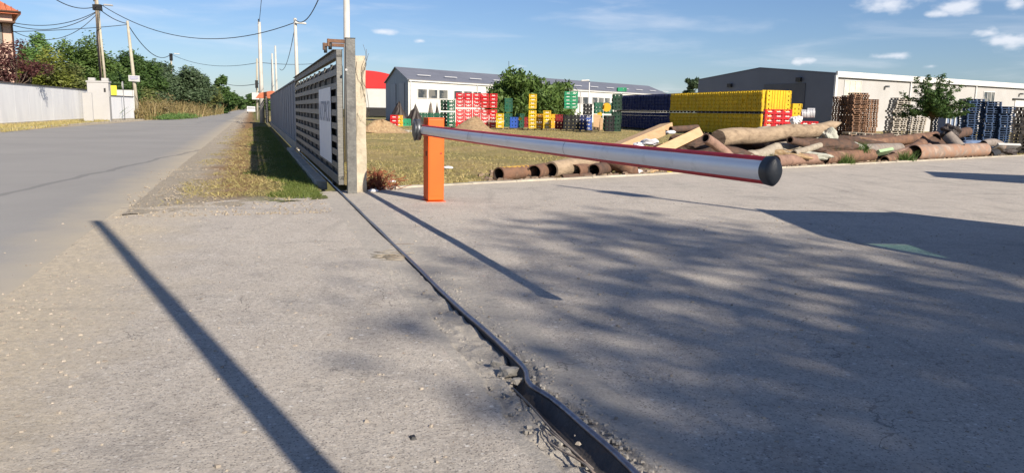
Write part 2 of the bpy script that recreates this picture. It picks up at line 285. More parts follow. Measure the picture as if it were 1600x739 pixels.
# ------------------------------------------------------------------ mesh helpers
def tag(o, label=None, cat=None, group=None, kind=None):
    if label: o['label'] = label
    if cat: o['category'] = cat
    if group: o['group'] = group
    if kind: o['kind'] = kind
    return o
def wloc(o):
    v = Vector((0, 0, 0))
    while o is not None: v += o.location; o = o.parent
    return v
class MB:
    def __init__(s): s.v = []; s.f = []; s.n = 0; s.mi = []; s.smooth = []
    def add(s, vs, fs, mi=0, sm=False):
        s.v.extend([tuple(v) for v in vs]); s.f.extend([tuple(i + s.n for i in f) for f in fs]); s.mi.extend([mi] * len(fs)); s.smooth.extend([sm] * len(fs)); s.n += len(vs); return s
    def box(s, c, size, ax=None, mi=0, jit=0.):
        ax = ax or (Vector((1, 0, 0)), Vector((0, 1, 0)), UP); c = Vector(c); vs = []
        for k in (-.5, .5):
            for j in (-.5, .5):
                for i in (-.5, .5): vs.append(c + ax[0] * (i * size[0]) + ax[1] * (j * size[1]) + ax[2] * (k * size[2]) + (Vector(rng.normal(0, jit, 3)) if jit else Vector()))
        return s.add(vs, [(0, 2, 3, 1), (4, 5, 7, 6), (0, 1, 5, 4), (2, 6, 7, 3), (0, 4, 6, 2), (1, 3, 7, 5)], mi)
    def tube(s, path, r, n=10, mi=0, caps=True, sm=True, ry=None, rough=0.):
        path = [Vector(p) for p in path]; rs = r if isinstance(r, (list, tuple)) else [r] * len(path); ring = []
        for i, p in enumerate(path):
            a = path[max(i - 1, 0)]; b = path[min(i + 1, len(path) - 1)]; t = (b - a).normalized()
            u = t.cross(UP) if abs(t.z) < .95 else t.cross(Vector((0, 1, 0))); u.normalize(); w = u.cross(t).normalized()
            for k in range(n):
                q = 2 * math.pi * k / n; rr = rs[i] * (1 + (rng.normal(0, rough) if rough else 0)); ring.append(p + u * (math.cos(q) * rr) + w * (math.sin(q) * rr * (ry or 1)))
        fs = [(i * n + k, i * n + (k + 1) % n, (i + 1) * n + (k + 1) % n, (i + 1) * n + k) for i in range(len(path) - 1) for k in range(n)]
        s.add(ring, fs, mi, sm); b0 = s.n - len(ring)
        if caps:
            s.f.append(tuple(b0 + k for k in range(n))[::-1]); s.f.append(tuple(b0 + len(ring) - n + k for k in range(n))); s.mi += [mi, mi]; s.smooth += [False, False]
        return s
    def pipe(s, a, b, r, th=.03, n=20, mi=0, mi_in=1, bend=None, r2=None):
        a, b = Vector(a), Vector(b); K = 9; outer = []; path = []
        for i in range(K):
            p = a.lerp(b, i / (K - 1)); 
            if bend: p += Vector(bend) * (4 * (i / (K - 1)) * (1 - i / (K - 1)))
            path.append(p)
        rr = [r + ((r2 or r) - r) * i / (K - 1) for i in range(K)]
        s.tube(path, [q * (1 + rng.normal(0, .012)) for q in rr], n, mi, caps=False)
        s.tube(path[::-1], [max(q - th, .01) for q in rr][::-1], n, mi_in, caps=False)
        t = (b - a).normalized(); 
        for end, q, sg in ((path[0], rr[0], -1), (path[-1], rr[-1], 1)):
            tt = (path[1] - path[0]).normalized() if sg < 0 else (path[-1] - path[-2]).normalized()
            u = tt.cross(UP) if abs(tt.z) < .95 else tt.cross(Vector((0, 1, 0))); u.normalize(); w = u.cross(tt).normalized()
            o_ = [end + u * math.cos(2 * math.pi * k / n) * q + w * math.sin(2 * math.pi * k / n) * q + tt * sg * .001 for k in range(n)]
            i_ = [end + u * math.cos(2 * math.pi * k / n) * max(q - th, .01) + w * math.sin(2 * math.pi * k / n) * max(q - th, .01) + tt * sg * .001 for k in range(n)]
            s.add(o_ + i_, [(k, (k + 1) % n, n + (k + 1) % n, n + k) for k in range(n)], mi)
        return s
    def prism(s, poly, ext, mi=0, sm=False):
        n = len(poly); ext = Vector(ext); vs = [Vector(p) for p in poly] + [Vector(p) + ext for p in poly]
        s.add(vs, [tuple(range(n))[::-1], tuple(range(n, 2 * n))], mi)
        s.add(vs, [(i, (i + 1) % n, n + (i + 1) % n, n + i) for i in range(n)], mi, sm); return s
    def quad(s, a, b, c, d, mi=0): return s.add([a, b, c, d], [(0, 1, 2, 3)], mi)
    def build(s, name, mats, parent=None, origin=None, bevel=0., smooth=None):
        if not isinstance(mats, (list, tuple)): mats = [mats]
        o_ = wloc(parent) if parent else None
        if o_ is None:
            if origin is None:
                a = np.array(s.v); origin = ((a[:, 0].min() + a[:, 0].max()) / 2, (a[:, 1].min() + a[:, 1].max()) / 2, a[:, 2].min())
            o_ = Vector(origin)
        me = bpy.data.meshes.new(name); me.from_pydata([(v[0] - o_.x, v[1] - o_.y, v[2] - o_.z) for v in s.v], [], s.f)
        for m in mats: me.materials.append(m)
        me.polygons.foreach_set('material_index', s.mi); me.polygons.foreach_set('use_smooth', [bool(x) if smooth is None else smooth for x in s.smooth]); me.update()
        bm = bmesh.new(); bm.from_mesh(me); bmesh.ops.recalc_face_normals(bm, faces=bm.faces); bm.to_mesh(me); bm.free()
        o = bpy.data.objects.new(name, me); SC.collection.objects.link(o)
        if parent: o.parent = parent
        else: o.location = o_
        if bevel:
            bv = o.modifiers.new('bevel', 'BEVEL'); bv.width = bevel; bv.segments = 2; bv.limit_method = 'ANGLE'
        return o
def npmesh(name, V, Fc, mt, parent=None, origin=(0, 0, 0), smooth=False):
    """fast mesh from arrays; Fc is (n,3) or (n,4)"""
    o_ = wloc(parent) if parent else Vector(origin)
    V = np.asarray(V, np.float32) - np.array(o_, np.float32); Fc = np.asarray(Fc, np.int32); k = Fc.shape[1]
    me = bpy.data.meshes.new(name); me.vertices.add(len(V)); me.vertices.foreach_set('co', V.ravel())
    me.loops.add(Fc.size); me.loops.foreach_set('vertex_index', Fc.ravel()); me.polygons.add(len(Fc))
    me.polygons.foreach_set('loop_start', np.arange(0, Fc.size, k, dtype=np.int32)); me.update(calc_edges=True)
    me.polygons.foreach_set('use_smooth', np.full(len(Fc), smooth)); me.materials.append(mt); me.validate()
    o = bpy.data.objects.new(name, me); SC.collection.objects.link(o)
    if parent: o.parent = parent
    else: o.location = o_
    return o
def empty(name, loc, label, cat, group=None):
    o = bpy.data.objects.new(name, None); SC.collection.objects.link(o); o.location = loc; o.empty_display_size = .2; return tag(o, label, cat, group)
def copy_thing(src, loc, rz=None, label=None, group=None, scale=None):
    c = src.copy(); SC.collection.objects.link(c); c.location = loc
    if rz is not None: c.rotation_euler = (0, 0, rz)
    if scale is not None: c.scale = scale
    if label: c['label'] = label
    if group: c['group'] = group
    for ch in src.children:
        k = ch.copy(); SC.collection.objects.link(k); k.parent = c
        for g in ch.children:
            d = g.copy(); SC.collection.objects.link(d); d.parent = k
    return c
def vnoise(x, y, f, seed=0):
    """cheap smooth value noise"""
    r = np.random.default_rng(seed); T = r.random((256, 256)); x = np.asarray(x) * f + 1000; y = np.asarray(y) * f + 1000
    xi = np.floor(x).astype(int); yi = np.floor(y).astype(int); u = x - xi; v = y - yi; u = u * u * (3 - 2 * u); v = v * v * (3 - 2 * v)
    g = lambda a, b: T[a % 256, b % 256]
    return (g(xi, yi) * (1 - u) + g(xi + 1, yi) * u) * (1 - v) + (g(xi, yi + 1) * (1 - u) + g(xi + 1, yi + 1) * u) * v - .5
def fbm(x, y, f, seed=0, o=4): return sum(vnoise(x, y, f * 2 ** i, seed + i) / 2 ** i for i in range(o))

# ------------------------------------------------------------------ the ground
R_ = 2600
g = MB().add([(-R_, -R_, -.16), (R_, -R_, -.16), (R_, R_, -.16), (-R_, R_, -.16)], [(0, 1, 2, 3)]).build('ground', M['far'], origin=(0, 0, 0)); tag(g, kind='structure')

RAIL_T = 1.355
def rail_t(s):                       # the rail is bent out of line where the slab broke away
    s = np.asarray(s, float); return RAIL_T + .055 * np.exp(-((s - 3.55) / .16) ** 2) * -1 + .02 * np.sin(s * 1.9) * (s < 5) + .035 * np.clip((3.3 - s) / .6, 0, 1)
def pavement():
    t = np.concatenate([np.arange(-1.75, .9, .12), np.arange(.9, 1.85, .0125), np.arange(1.85, 4, .12), np.arange(4, 90, 1.6)])
    sa = np.concatenate([np.linspace(-45, 1.4, 30), np.arange(1.45, 6.6, .018), np.linspace(6.62, 12.9, 130)])
    Tm, Sm = np.meshgrid(t, sa); ks = kerb_s(np.maximum(Tm, 0)); 
    ks = np.where(Tm < 1.0, 12.95 - .9 * np.clip((1.0 - Tm) / 1.6, 0, 1.7) - .35 * fbm(Tm, Tm * 0, 1.7, 5), ks)
    Sm = np.where(Sm > 6.6, 6.6 + (Sm - 6.6) / 6.3 * (ks - 6.6), Sm)
    z = .008 * fbm(Tm, Sm, .5, 1) + .004 * fbm(Tm, Sm, 3, 8)
    rt = rail_t(Sm); off = rt - Tm                                   # distance left of the rail
    wear = np.clip((7.4 - Sm) / 3.2, 0, 1)
    edge = .26 + .07 * fbm(Tm * 0, Sm, 2.2, 3) 
    brk = (off > 0) & (off < edge)
    rough = fbm(Tm, Sm, 9, 11, 4); blk = np.floor(fbm(Tm, Sm, 5.5, 21, 2) * 9) / 9
    z = np.where(brk, z - wear * (.010 + .055 * np.abs(blk) + .014 * rough), z)
    # open trench left of the rail in front, narrow gap farther off
    tw = np.interp(Sm, [0, 2.6, 3.3, 3.95, 4.05, 4.6, 12], [.15, .14, .095, .06, .016, .014, .012]); tw = tw + .010 * rough * wear * (Sm < 4.05)
    td = np.interp(Sm, [0, 3.9, 4.1, 6.5, 13], [.13, .11, .05, .03, .02])
    z = np.where((off > 0) & (off < tw), z - td, z)
    # crumbled right edge
    ro = -off; re = .085 + .05 * fbm(Tm * 0, Sm, 3, 33); cr = np.clip((5.2 - Sm) / 1.8, 0, 1) * (Sm < 5.2)
    z = np.where((ro > 0.01) & (ro < re), z - cr * (.012 + .02 * np.abs(fbm(Tm, Sm, 14, 41, 3))), z)
    P = np.stack([DV.x * Sm + NV.x * Tm, DV.y * Sm + NV.y * Tm, z + .004], -1).reshape(-1, 3)
    a, b = Sm.shape; I = np.arange(a * b).reshape(a, b); Fq = np.stack([I[:-1, :-1], I[:-1, 1:], I[1:, 1:], I[1:, :-1]], -1).reshape(-1, 4)
    return tag(npmesh('yard_pavement', P, Fq, M['pave'], smooth=True), kind='structure')
pavement()
# road sheet
def strip(name, rows, mt, z, n=1):
    mb = MB()
    for i, (s, t0, t1) in enumerate(rows): mb.v += [tuple(S(s, t0, z)), tuple(S(s, t1, z))]; mb.n += 2
    for i in range(len(rows) - 1): mb.f.append((2 * i, 2 * i + 1, 2 * i + 3, 2 * i + 2)); mb.mi.append(0); mb.smooth.append(False)
    return tag(mb.build(name, mt, origin=(0, 0, 0)), kind='structure')
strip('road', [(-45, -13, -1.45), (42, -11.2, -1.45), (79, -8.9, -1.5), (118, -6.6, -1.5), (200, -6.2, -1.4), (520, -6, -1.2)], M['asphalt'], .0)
strip('road_shoulder', [(-45, -13.7, -12.9), (42, -11.9, -11.1), (79, -9.7, -8.8), (118, -7.6, -6.5), (200, -7, -6.1)], mat('dusty_shoulder', (.42, .36, .26), (.30, .25, .18), .95, 2, bump=.6), .003)
def sheet(name, s0, s1, t0, t1, ds, dt, mt, amp, z0, lo=None, f=1.2, seed=2):
    t = np.arange(t0, t1 + dt, dt); u = np.linspace(0, 1, int((s1 - s0) / ds)) ** 1.6; Tm, Um = np.meshgrid(t, u)
    st = lo(Tm) if lo else s0; Sm = st + Um * (s1 - st); z = z0 + amp * fbm(Tm, Sm, f, seed) + .4 * amp * fbm(Tm, Sm, f * 7, seed + 9, 2)
    P = np.stack([DV.x * Sm + NV.x * Tm, DV.y * Sm + NV.y * Tm, z], -1).reshape(-1, 3); a, b = Sm.shape; I = np.arange(a * b).reshape(a, b)
    return tag(npmesh(name, P, np.stack([I[:-1, :-1], I[:-1, 1:], I[1:, 1:], I[1:, :-1]], -1).reshape(-1, 4), mt, smooth=True), kind='structure')
sheet('grass_field', 13, 125, 1.62, 110, .5, .45, M['field'], .06, -.02, lambda t: kerb_s(t) + .09, f=.8)
sheet('road_verge', 10, 230, -1.62, 1.04, .25, .09, M['verge'], .035, .012, lambda t: 12.2 - .9 * np.clip((1.0 - t) / 1.6, 0, 1.7), f=1.7, seed=31)
sheet('far_verge', 20, 105, -16.2, -11.75, .6, .5, M['field'], .05, .02, f=1., seed=51)
# concrete edge along the grass and along the far side of the road
def kerbline(name, pts, w, h, mt, wob=.008):
    mb = MB()
    for i in range(len(pts) - 1):
        a, b = Vector(pts[i]), Vector(pts[i + 1]); d = (b - a); l = d.length; k = max(1, int(l / .9)); t = d.normalized(); nn = Vector((-t.y, t.x, 0))
        for j in range(k):
            c = a + d * ((j + .5) / k) + nn * rng.normal(0, wob * .4); mb.box(c + UP * (h / 2 - .06 + rng.normal(0, wob * .25)), (l / k - .006, w, h + .12), (t, nn, UP), jit=.003)
    return tag(mb.build(name, mt, bevel=.01), kind='structure')
kerbline('kerb', [S(kerb_s(t), t) for t in (1.9, 5, 10, 15, 20, 26, 33, 45)], .16, .035, M['kerb'])
kerbline('roadside_kerb', [S(20, -12.9), S(42, -11.75), S(60, -10.75), S(79, -9.6)], .22, .10, M['kerb'])

# ------------------------------------------------------------------ gate, rail and fence
def boom_barrier():
    c = G(669, 316); top = 1.27
    root = empty('boom_barrier', c, 'orange barrier post with a long silver red-edged boom reaching towards the viewer', 'barrier')
    w, dp = .25, .36; ctr = c + NV * w / 2 + DV * dp / 2
    ax = (NV, DV, UP)
    bodyb = MB().box(ctr + UP * (top / 2 + .012), (w, dp, top - .024), ax).build('housing', M['orange'], root, bevel=.012)
    MB().box(ctr + UP * .006, (w + .05, dp + .05, .012), ax).build('base_plate', M['orange'], root)
    MB().box(ctr + UP * (top + .008), (w + .012, dp + .012, .016), ax).build('lid', M['orange'], root, bevel=.006)
    MB().box(c + DV * .13 - NV * .003 + UP * .74, (.01, .045, .075), ax).build('lock', M['dark'], root)
    MB().box(c + NV * (w / 2) - DV * .0005 + UP * .2, (w - .04, .004, .002), ax).build('door_seam', M['dark'], root)
    for qx in (-.02, w + .02):
        for qy in (-.0, dp): MB().tube([c + NV * qx * .6 + DV * qy + UP * .012 + NV * (0 if qx < 0 else .012), c + NV * qx * .6 + DV * qy + UP * .03 + NV * (0 if qx < 0 else .012)], .012, 6)
    MB().box(c + NV * (w / 2) - DV * .002 + UP * .62, (w - .05, .003, 1.05), ax).build('access_door', M['orange'], root, bevel=.001); MB().tube([c + NV * (w - .05) - DV * .003 + UP * .75, c + NV * (w - .05) - DV * .012 + UP * .75], .012, 10).build('keyhole', M['dark'], root)
    hc = c - NV * .15 + DV * .14 + UP * 1.10
    h = MB().tube([hc + NV * .05, hc - NV * .035], .16, 32).tube([hc - NV * .035, hc - NV * .055], [.16, .10], 32).build('hub', M['hub'], root)
    MB().tube([hc - NV * .02, hc - NV * .034], .168, 32).build('hub_ring', M['cap'], h)
    MB().tube([hc + NV * .15, hc + NV * .045], .06, 16).build('pivot', M['dark'], h)
    a = hc + NV * .065 - DV * .03; b = G(1207, 268.5, 1.095)
    b = Vector((b.x, b.y, 1.098)); a.z = 1.10
    MB().box(a + DV * .02, (.06, .30, .15), (NV, DV, UP)).build('boom_clamp', M['dark'], root, bevel=.01)
    d = (b - a).normalized(); u = d.cross(UP).normalized(); w_ = u.cross(d).normalized()
    H2, W2 = .076, .047
    def prof(k=1., n=14, lim=1.):
        pts = []
        for sgn in (1, -1):
            for i in range(n + 1):
                q = -1 + 2 * i / n; q = q * lim; x = (1 - abs(q) ** 2.1) ** .8 * W2 * k * sgn; pts.append((x, q * H2 * k * sgn))
        return pts
    def ext(poly, p0, p1, mt, name, par, seg=1, mi=0):
        mb = MB(); vs = []; K = seg + 1; n = len(poly)
        for j in range(K):
            p = p0.lerp(p1, j / seg)
            sag = -.012 * math.sin(math.pi * j / seg) if seg > 1 else 0
            vs += [p + u * x + w_ * (y + sag) for x, y in poly]
        fs = [(j * n + i, j * n + (i + 1) % n, (j + 1) * n + (i + 1) % n, (j + 1) * n + i) for j in range(K - 1) for i in range(n)]
        mb.add(vs, fs, 0, True); mb.add([vs[i] for i in range(n)], [tuple(range(n))]); mb.add([vs[-n + i] for i in range(n)], [tuple(range(n))])
        return mb.build(name, mt, par)
    arm = ext(prof(1, 14, .8), a, b, M['alu'], 'boom', root, 12)
    for sg in (1, -1):
        poly = [(-.028, sg * .052), (-.019, sg * .068), (-.006, sg * .079), (.006, sg * .079), (.019, sg * .068), (.028, sg * .052)]
        if sg < 0: poly = poly[::-1]
        ext(poly, a, b, M['redrub'], 'edge_strip', arm, 12)
    for q in (.31, .66):
        m_ = a.lerp(b, q) + w_ * (-.012 * math.sin(math.pi * q)); MB().add([m_ + u * x * 1.02 + w_ * y * 1.01 for x, y in prof(1, 14, .8)] + [m_ + d * .006 + u * x * 1.02 + w_ * y * 1.01 for x, y in prof(1, 14, .8)], [(i, (i + 1) % 30, 30 + (i + 1) % 30, 30 + i) for i in range(30)]).build('joint', M['hub'], arm)
    # dark end cap: pointed oval, domed
    mb = MB(); n = 32; rings = []
    for k, (off, sc) in enumerate([(-.055, 1.1), (.0, 1.16), (.014, 1.13), (.024, .95), (.032, .6), (.036, .2)]):
        r = []
        for i in range(n):
            q = 2 * math.pi * i / n; y = math.sin(q); x = math.copysign((1 - abs(y) ** 1.9) ** .72, math.cos(q)) if abs(y) < .9999 else 0
            r.append(b + d * off + u * x * W2 * sc * 1.08 + w_ * y * .074 * sc)
        rings += r
    K = 6; mb.add(rings, [(k * n + i, k * n + (i + 1) % n, (k + 1) * n + (i + 1) % n, (k + 1) * n + i) for k in range(K - 1) for i in range(n)], 0, True)
    mb.add(rings[:n], [tuple(range(n))]); mb.add(rings[-n:], [tuple(range(n))]); mb.build('end_cap', M['cap'], arm)
boom_barrier()

def rail():
    ss = np.concatenate([np.arange(1.6, 5, .06), np.arange(5, 13.2, .3), np.arange(13.2, 27.5, .8)]); root = empty('gate_rail', S(8, RAIL_T), 'bent steel rail of the sliding gate set in the broken slab', 'gate rail')
    zt = np.interp(ss, [0, 3.3, 3.6, 4.1, 6, 14, 40], [.02, .018, .024, .016, .012, .022, .05]) + .004 * np.sin(ss * 3.)
    path = [S(s, float(rail_t(s)), z) for s, z in zip(ss, zt)]
    MB().tube(path, .0155, 12).build('rail_head', M['rail'], root)
    mb = MB(); k = len(ss)
    wd = np.interp(ss, [0, 2.6, 3.3, 3.9, 4.1, 40], [.125, .115, .07, .04, .006, .005]); dz = np.interp(ss, [0, 3.9, 4.1, 40], [.095, .085, .04, .03])
    vs = []
    for i, s in enumerate(ss):
        t = float(rail_t(s)); z = zt[i]
        vs += [S(s, t + .002, z), S(s, t - .012, z - .012), S(s, t - wd[i] * .55, z - dz[i] * .8), S(s, t - wd[i], z - dz[i] * .86), S(s, t - wd[i] - .006, z - dz[i] * .7), S(s, t + .004, z - dz[i] - .02)]
    mb.add(vs, [(i * 6 + j, i * 6 + (j + 1) % 6, (i + 1) * 6 + (j + 1) % 6, (i + 1) * 6 + j) for i in range(k - 1) for j in range(6)], 0, True)
    mb.build('channel', M['railw'], root)
    # loose wire in the trench
    pts = [(3.05, 1.19, .012), (2.95, 1.175, .018), (2.86, 1.15, .02), (2.78, 1.165, .022), (2.7, 1.2, .018), (2.62, 1.215, .02), (2.55, 1.22, .015)]
    w1 = MB().tube([S(*p) for p in pts], .0045, 6).tube([S(3.05, 1.195, .012), S(2.9, 1.2, .022), S(2.75, 1.215, .02), S(2.6, 1.235, .012)], .004, 6)
    tag(w1.build('wire', M['gpipe']), 'loose bent wire lying beside the rail near the viewer', 'wire')
    w2 = MB().tube([S(3.6, 1.235, -.01), S(3.3, 1.225, .008), S(3.0, 1.215, .012), S(2.7, 1.225, .014), S(2.3, 1.22, .014), S(2., 1.225, .012)], .0055, 6)
    tag(w2.build('trench_cable', M['gpipe']), 'long thin grey cable running along the trench of the rail', 'cable')
rail()
def rubble(name, n, place, size, mt, label=None, kind='stuff', cat=None):
    V = []; Fc = []; base = np.array([[-1, -1, -1], [1, -1, -1], [1, 1, -1], [-1, 1, -1], [-1, -1, 1], [1, -1, 1], [1, 1, 1], [-1, 1, 1]], float); fq = np.array([(0, 3, 2, 1), (4, 5, 6, 7), (0, 1, 5, 4), (1, 2, 6, 5), (2, 3, 7, 6), (3, 0, 4, 7)])
    for i in range(n):
        p, sc = place(i); r = size * sc; m = base * (.75 + rng.random((8, 3)) * .5) * np.array([r, r * rng.uniform(.6, 1), r * rng.uniform(.35, .7)]); m[4:, :2] *= rng.uniform(.55, .85)
        a = rng.uniform(0, 6.3); c, s_ = math.cos(a), math.sin(a); m[:, :2] = m[:, :2] @ np.array([[c, s_], [-s_, c]]); V.append(m + np.array(p)); Fc.append(fq + 8 * i)
    o = npmesh(name, np.concatenate(V), np.concatenate(Fc), mt); tag(o, label, cat, kind=kind); return o
def pl_edge(i):
    s = 1.9 + 4.6 * rng.random() ** 1.3; side = rng.random() < .55
    t = float(rail_t(s)) + (-rng.uniform(.12, .33) if side else rng.uniform(.02, .16)); return S(s, t, .004 if not side else -.012), rng.uniform(.25, 1.) ** 2 * (1.2 if s < 4 else .8)
rubble('concrete_crumbs', 1100, pl_edge, .0115, M['crumb'], 'crumbs of broken concrete along the rail', cat='rubble')
def pl_dust(i):
    s = 1.6 + 10 * rng.random() ** 1.5; t = rng.uniform(-1.7, 8.5)
    if rng.random() < .3: t = rng.normal(-1.35, .3)
    return S(s, t, .006), rng.uniform(.3, 1.) ** 2.5 * 1.5
rubble('loose_pebbles', 3500, pl_dust, .0085, M['pebble'], 'small loose pebbles and grit strewn over the slab', cat='pebbles')
for k, (px, py, r, lab) in enumerate([(794, 583, .04, 'largest chunk of broken concrete left of the kink in the rail'), (806, 597, .026, 'small pale chunk of concrete at the start of the open trench'), (776, 570, .03, 'flat chunk of concrete lifted out of the slab above the trench')]):
    p = G(px, py); bmx = bmesh.new(); bmesh.ops.create_icosphere(bmx, subdivisions=2, radius=r); a_ = k * 1.3
    m = MB().add([p + UP * (r * .25) + Vector((v.co.x * 1.25 * math.cos(a_) - v.co.y * math.sin(a_), v.co.x * math.sin(a_) + v.co.y * .8 * math.cos(a_), max(min(v.co.z, r * .55), -r * .5))) * float(1 + .13 * rng.normal()) for v in bmx.verts], [tuple(v.index for v in f.verts) for f in bmx.faces]); bmx.free()
    tag(m.build('concrete_chunk', M['crumb']), lab, 'concrete chunk', 'chunks broken out beside the rail')
c0 = G(645, 686); tag(rubble('dark_stone', 1, lambda i: (c0 + UP * .008, 1), .022, M['dark'], kind='thing'), 'small dark lump lying alone on the slab in the foreground', 'stone')
def pl_verge(i):
    s = 10.5 + 9 * rng.random() ** 1.6; t = rng.normal(-1.15, .35) if s > 12.5 else rng.uniform(-1.7, 1.0); return S(s, t, .015), rng.uniform(.3, 1.) ** 2 * 1.4
rubble('verge_gravel', 1500, pl_verge, .012, M['scrapg'], 'loose gravel between the road edge and the grass verge', cat='gravel')
def pl_scrap(i):
    t = rng.uniform(4.5, 29); return S(kerb_s(t) + .05 + abs(rng.normal(0, .8)), t, .02), rng.uniform(.2, 1.) ** 2 * 1.5
rubble('scrap_crumbs', 1800, pl_scrap, .055, M['scrapc'], 'small clods, rust flakes and bits of rubble lying between the scrap', cat='rubble')
tw = MB()
for k in range(26):
    p = G(592 + rng.normal(0, 9), 400 + rng.normal(0, 3)); a = rng.uniform(-.5, .5); tw.tube([p + UP * .006, p + Vector((math.cos(a), math.sin(a), 0)) * rng.uniform(.08, .25) + UP * rng.uniform(.004, .03)], .003, 5)
tag(tw.build('dry_twigs', M['logg']), 'small heap of dry stalks on the slab left of the rail', 'twigs')
wr = MB(); p = G(610, 384); wr.tube([p + UP * .01, p + NV * .12 + UP * .012 + DV * .03, p + NV * .25 + UP * .012 + DV * .0], .0035, 5); tag(wr.build('wire_offcut', M['gpipe']), 'short wire offcut lying across the slab beside the rail', 'wire')

def gate():
    s0, s1 = 13.1, 26.2; t0 = 1.38; zb, zt = .14, 2.34
    root = empty('sliding_gate', S(s0, t0), 'long grey slatted sliding gate with a white panel, seen end on', 'gate'); ax = (DV, NV, UP); mid = (s0 + s1) / 2; Ln = s1 - s0
    MB().box(S(mid, t0, zb + .07), (Ln, .09, .15), ax).build('bottom_rail', M['gsteel'], root, bevel=.005)
    MB().box(S(mid, t0, zt - .06), (Ln, .10, .12), ax).box(S(mid, t0 - .02, zt + .005), (Ln, .16, .012), ax).build('top_rail', M['gsteel'], root, bevel=.004)
    for s in (s0 + .05, s1 - .05): MB().box(S(s, t0, (zb + zt) / 2), (.10, .095, zt - zb - .14), ax).build('end_stile', M['gboard'], root, bevel=.005)
    k = 8; zs = [zb + .30 + i * .222 for i in range(k)]
    for i, z in enumerate(zs):
        MB().box(S(mid, t0 - .035, z), (Ln - .22, .022, .105), ax, jit=.001).build('front_board', M['gboard'], root)
        MB().box(S(mid, t0 + .035, z + .111), (Ln - .22, .022, .10), ax).build('rear_board', M['dark'], root)
    MB().box(S(mid, t0 + .02, (zb + zt) / 2 - .14), (Ln - .2, .006, zt - zb - .42), ax).build('gap_darkening_sheet', M['dark'], root)  # dark sheet added so the gaps between the boards look dark
    for j in range(9):
        s = s0 + (j + 1) * Ln / 10; MB().box(S(s, t0, (zb + zt) / 2 - .02), (.05, .045, zt - zb - .3), ax).build('mullion', M['gsteel'], root)
    for j in range(44):
        s = s0 + .2 + j * (Ln - .4) / 43; MB().tube([S(s, t0 + .062, zb + .1), S(s, t0 + .062, zt - .24)], .012, 6).build('bar', M['dark'], root)
    p = MB().box(S(s0 + 2.25, t0 - .058, 1.10), (2.5, .008, 1.34), ax).build('sign_panel', mat('white_sign_panel', (.86, .87, .88), (.80, .81, .83), .5, 3), root)
    cu = bpy.data.curves.new('t', 'FONT'); cu.body = 'AUTOPROD'; cu.size = .42; cu.extrude = .0015; cu.align_x = 'CENTER'; tmp = bpy.data.objects.new('t', cu); SC.collection.objects.link(tmp)
    dg = bpy.context.evaluated_depsgraph_get(); me = bpy.data.meshes.new_from_object(tmp.evaluated_get(dg)); bpy.data.objects.remove(tmp); me.materials.append(M['text'])
    lt = bpy.data.objects.new('lettering', me); SC.collection.objects.link(lt); lt.parent = p
    lt.matrix_local = Matrix.Translation(S(s0 + 2.25, t0 - .0635, 1.16) - root.location) @ Matrix(((-DV.x, 0, -NV.x, 0), (-DV.y, 0, -NV.y, 0), (0, 1, 0, 0), (0, 0, 0, 1))) @ Matrix.Diagonal((1.0, 1.3, 1, 1))
    # guide rollers on rust-brown brackets at the post
    for s, lab in ((s0 + .25, 0), (s0 + 1.1, 1)):
        b = MB().box(S(s, t0 + .02, zt + .16), (.08, .36, .055), ax).box(S(s, t0 - .15, zt + .13), (.10, .03, .12), ax).build('roller_bracket', M['rust'], root)
        MB().tube([S(s, t0 - .12, zt + .02), S(s, t0 - .12, zt + .13)], .03, 12).build('guide_roller', M['dark'], b)
    for s in (s0 + 1.2, s1 - 1.5): MB().tube([S(s, t0 - .03, .075), S(s, t0 + .03, .075)], .06, 16).build('wheel', M['dark'], root)
gate()
def gate_posts():
    b = G(551, 303); ax = (NV, DV, UP)
    r = empty('steel_gate_post', b, 'dark grey steel post at the near end of the slatted gate', 'gate post')
    MB().box(b + UP * 1.26 + DV * .075, (.155, .11, 2.52), ax).build('post', M['gsteel'], r, bevel=.006)
    MB().box(b + UP * 2.526 + DV * .075, (.165, .12, .012), ax).build('post_cap', M['dark'], r)
    MB().tube([b + UP * 2.02 - NV * .075 - DV * 0, b + UP * 2.02 - NV * .075 - DV * .03], .02, 12).build('bolt', M['greywall'], r)
    c = G(566, 301) + DV * .16; mb = MB(); n = 14; vs = []
    for k in range(n):
        z = 2.28 * k / (n - 1)
        for i, j in ((-1, -1), (1, -1), (1, 1), (-1, 1)): vs.append(c + NV * (i * .088 + rng.normal(0, .003)) + DV * (j * .09 + rng.normal(0, .003)) + UP * (z + (rng.normal(0, .012) if k == n - 1 else 0)))
    mb.add(vs, [(k * 4 + i, k * 4 + (i + 1) % 4, (k + 1) * 4 + (i + 1) % 4, (k + 1) * 4 + i) for k in range(n - 1) for i in range(4)]); mb.add(vs[-4:], [(0, 1, 2, 3)])
    o = empty('concrete_gate_post', c, 'beige weathered concrete post behind the steel gate post with dead vine on it', 'gate post'); mb.build('post', M['conc'], o, bevel=.008)
    for q in range(5):
        x = rng.uniform(-.02, .09); pts = []; z = 2.45 - q * .07
        for k in range(9): pts.append(c + NV * (x + .05 * math.sin(k * .9 + q) * (1 + q * .1)) - DV * (.098 + .01 * math.sin(k)) + UP * (z - k * rng.uniform(.11, .17)))
        tag(MB().tube(pts, [.0032 - .0002 * k for k in range(9)], 5).build('dead_vine', M['bark'], o))
gate_posts()
# low ledge beside the gate and rail
led = MB(); 
for i in range(12): led.box(S(14.9 + i * 1.05, 1.16, .0), (1.04, .20, .16), (DV, NV, UP), jit=.006)
tag(led.build('gate_footing', M['kerb'], bevel=.015), kind='structure')
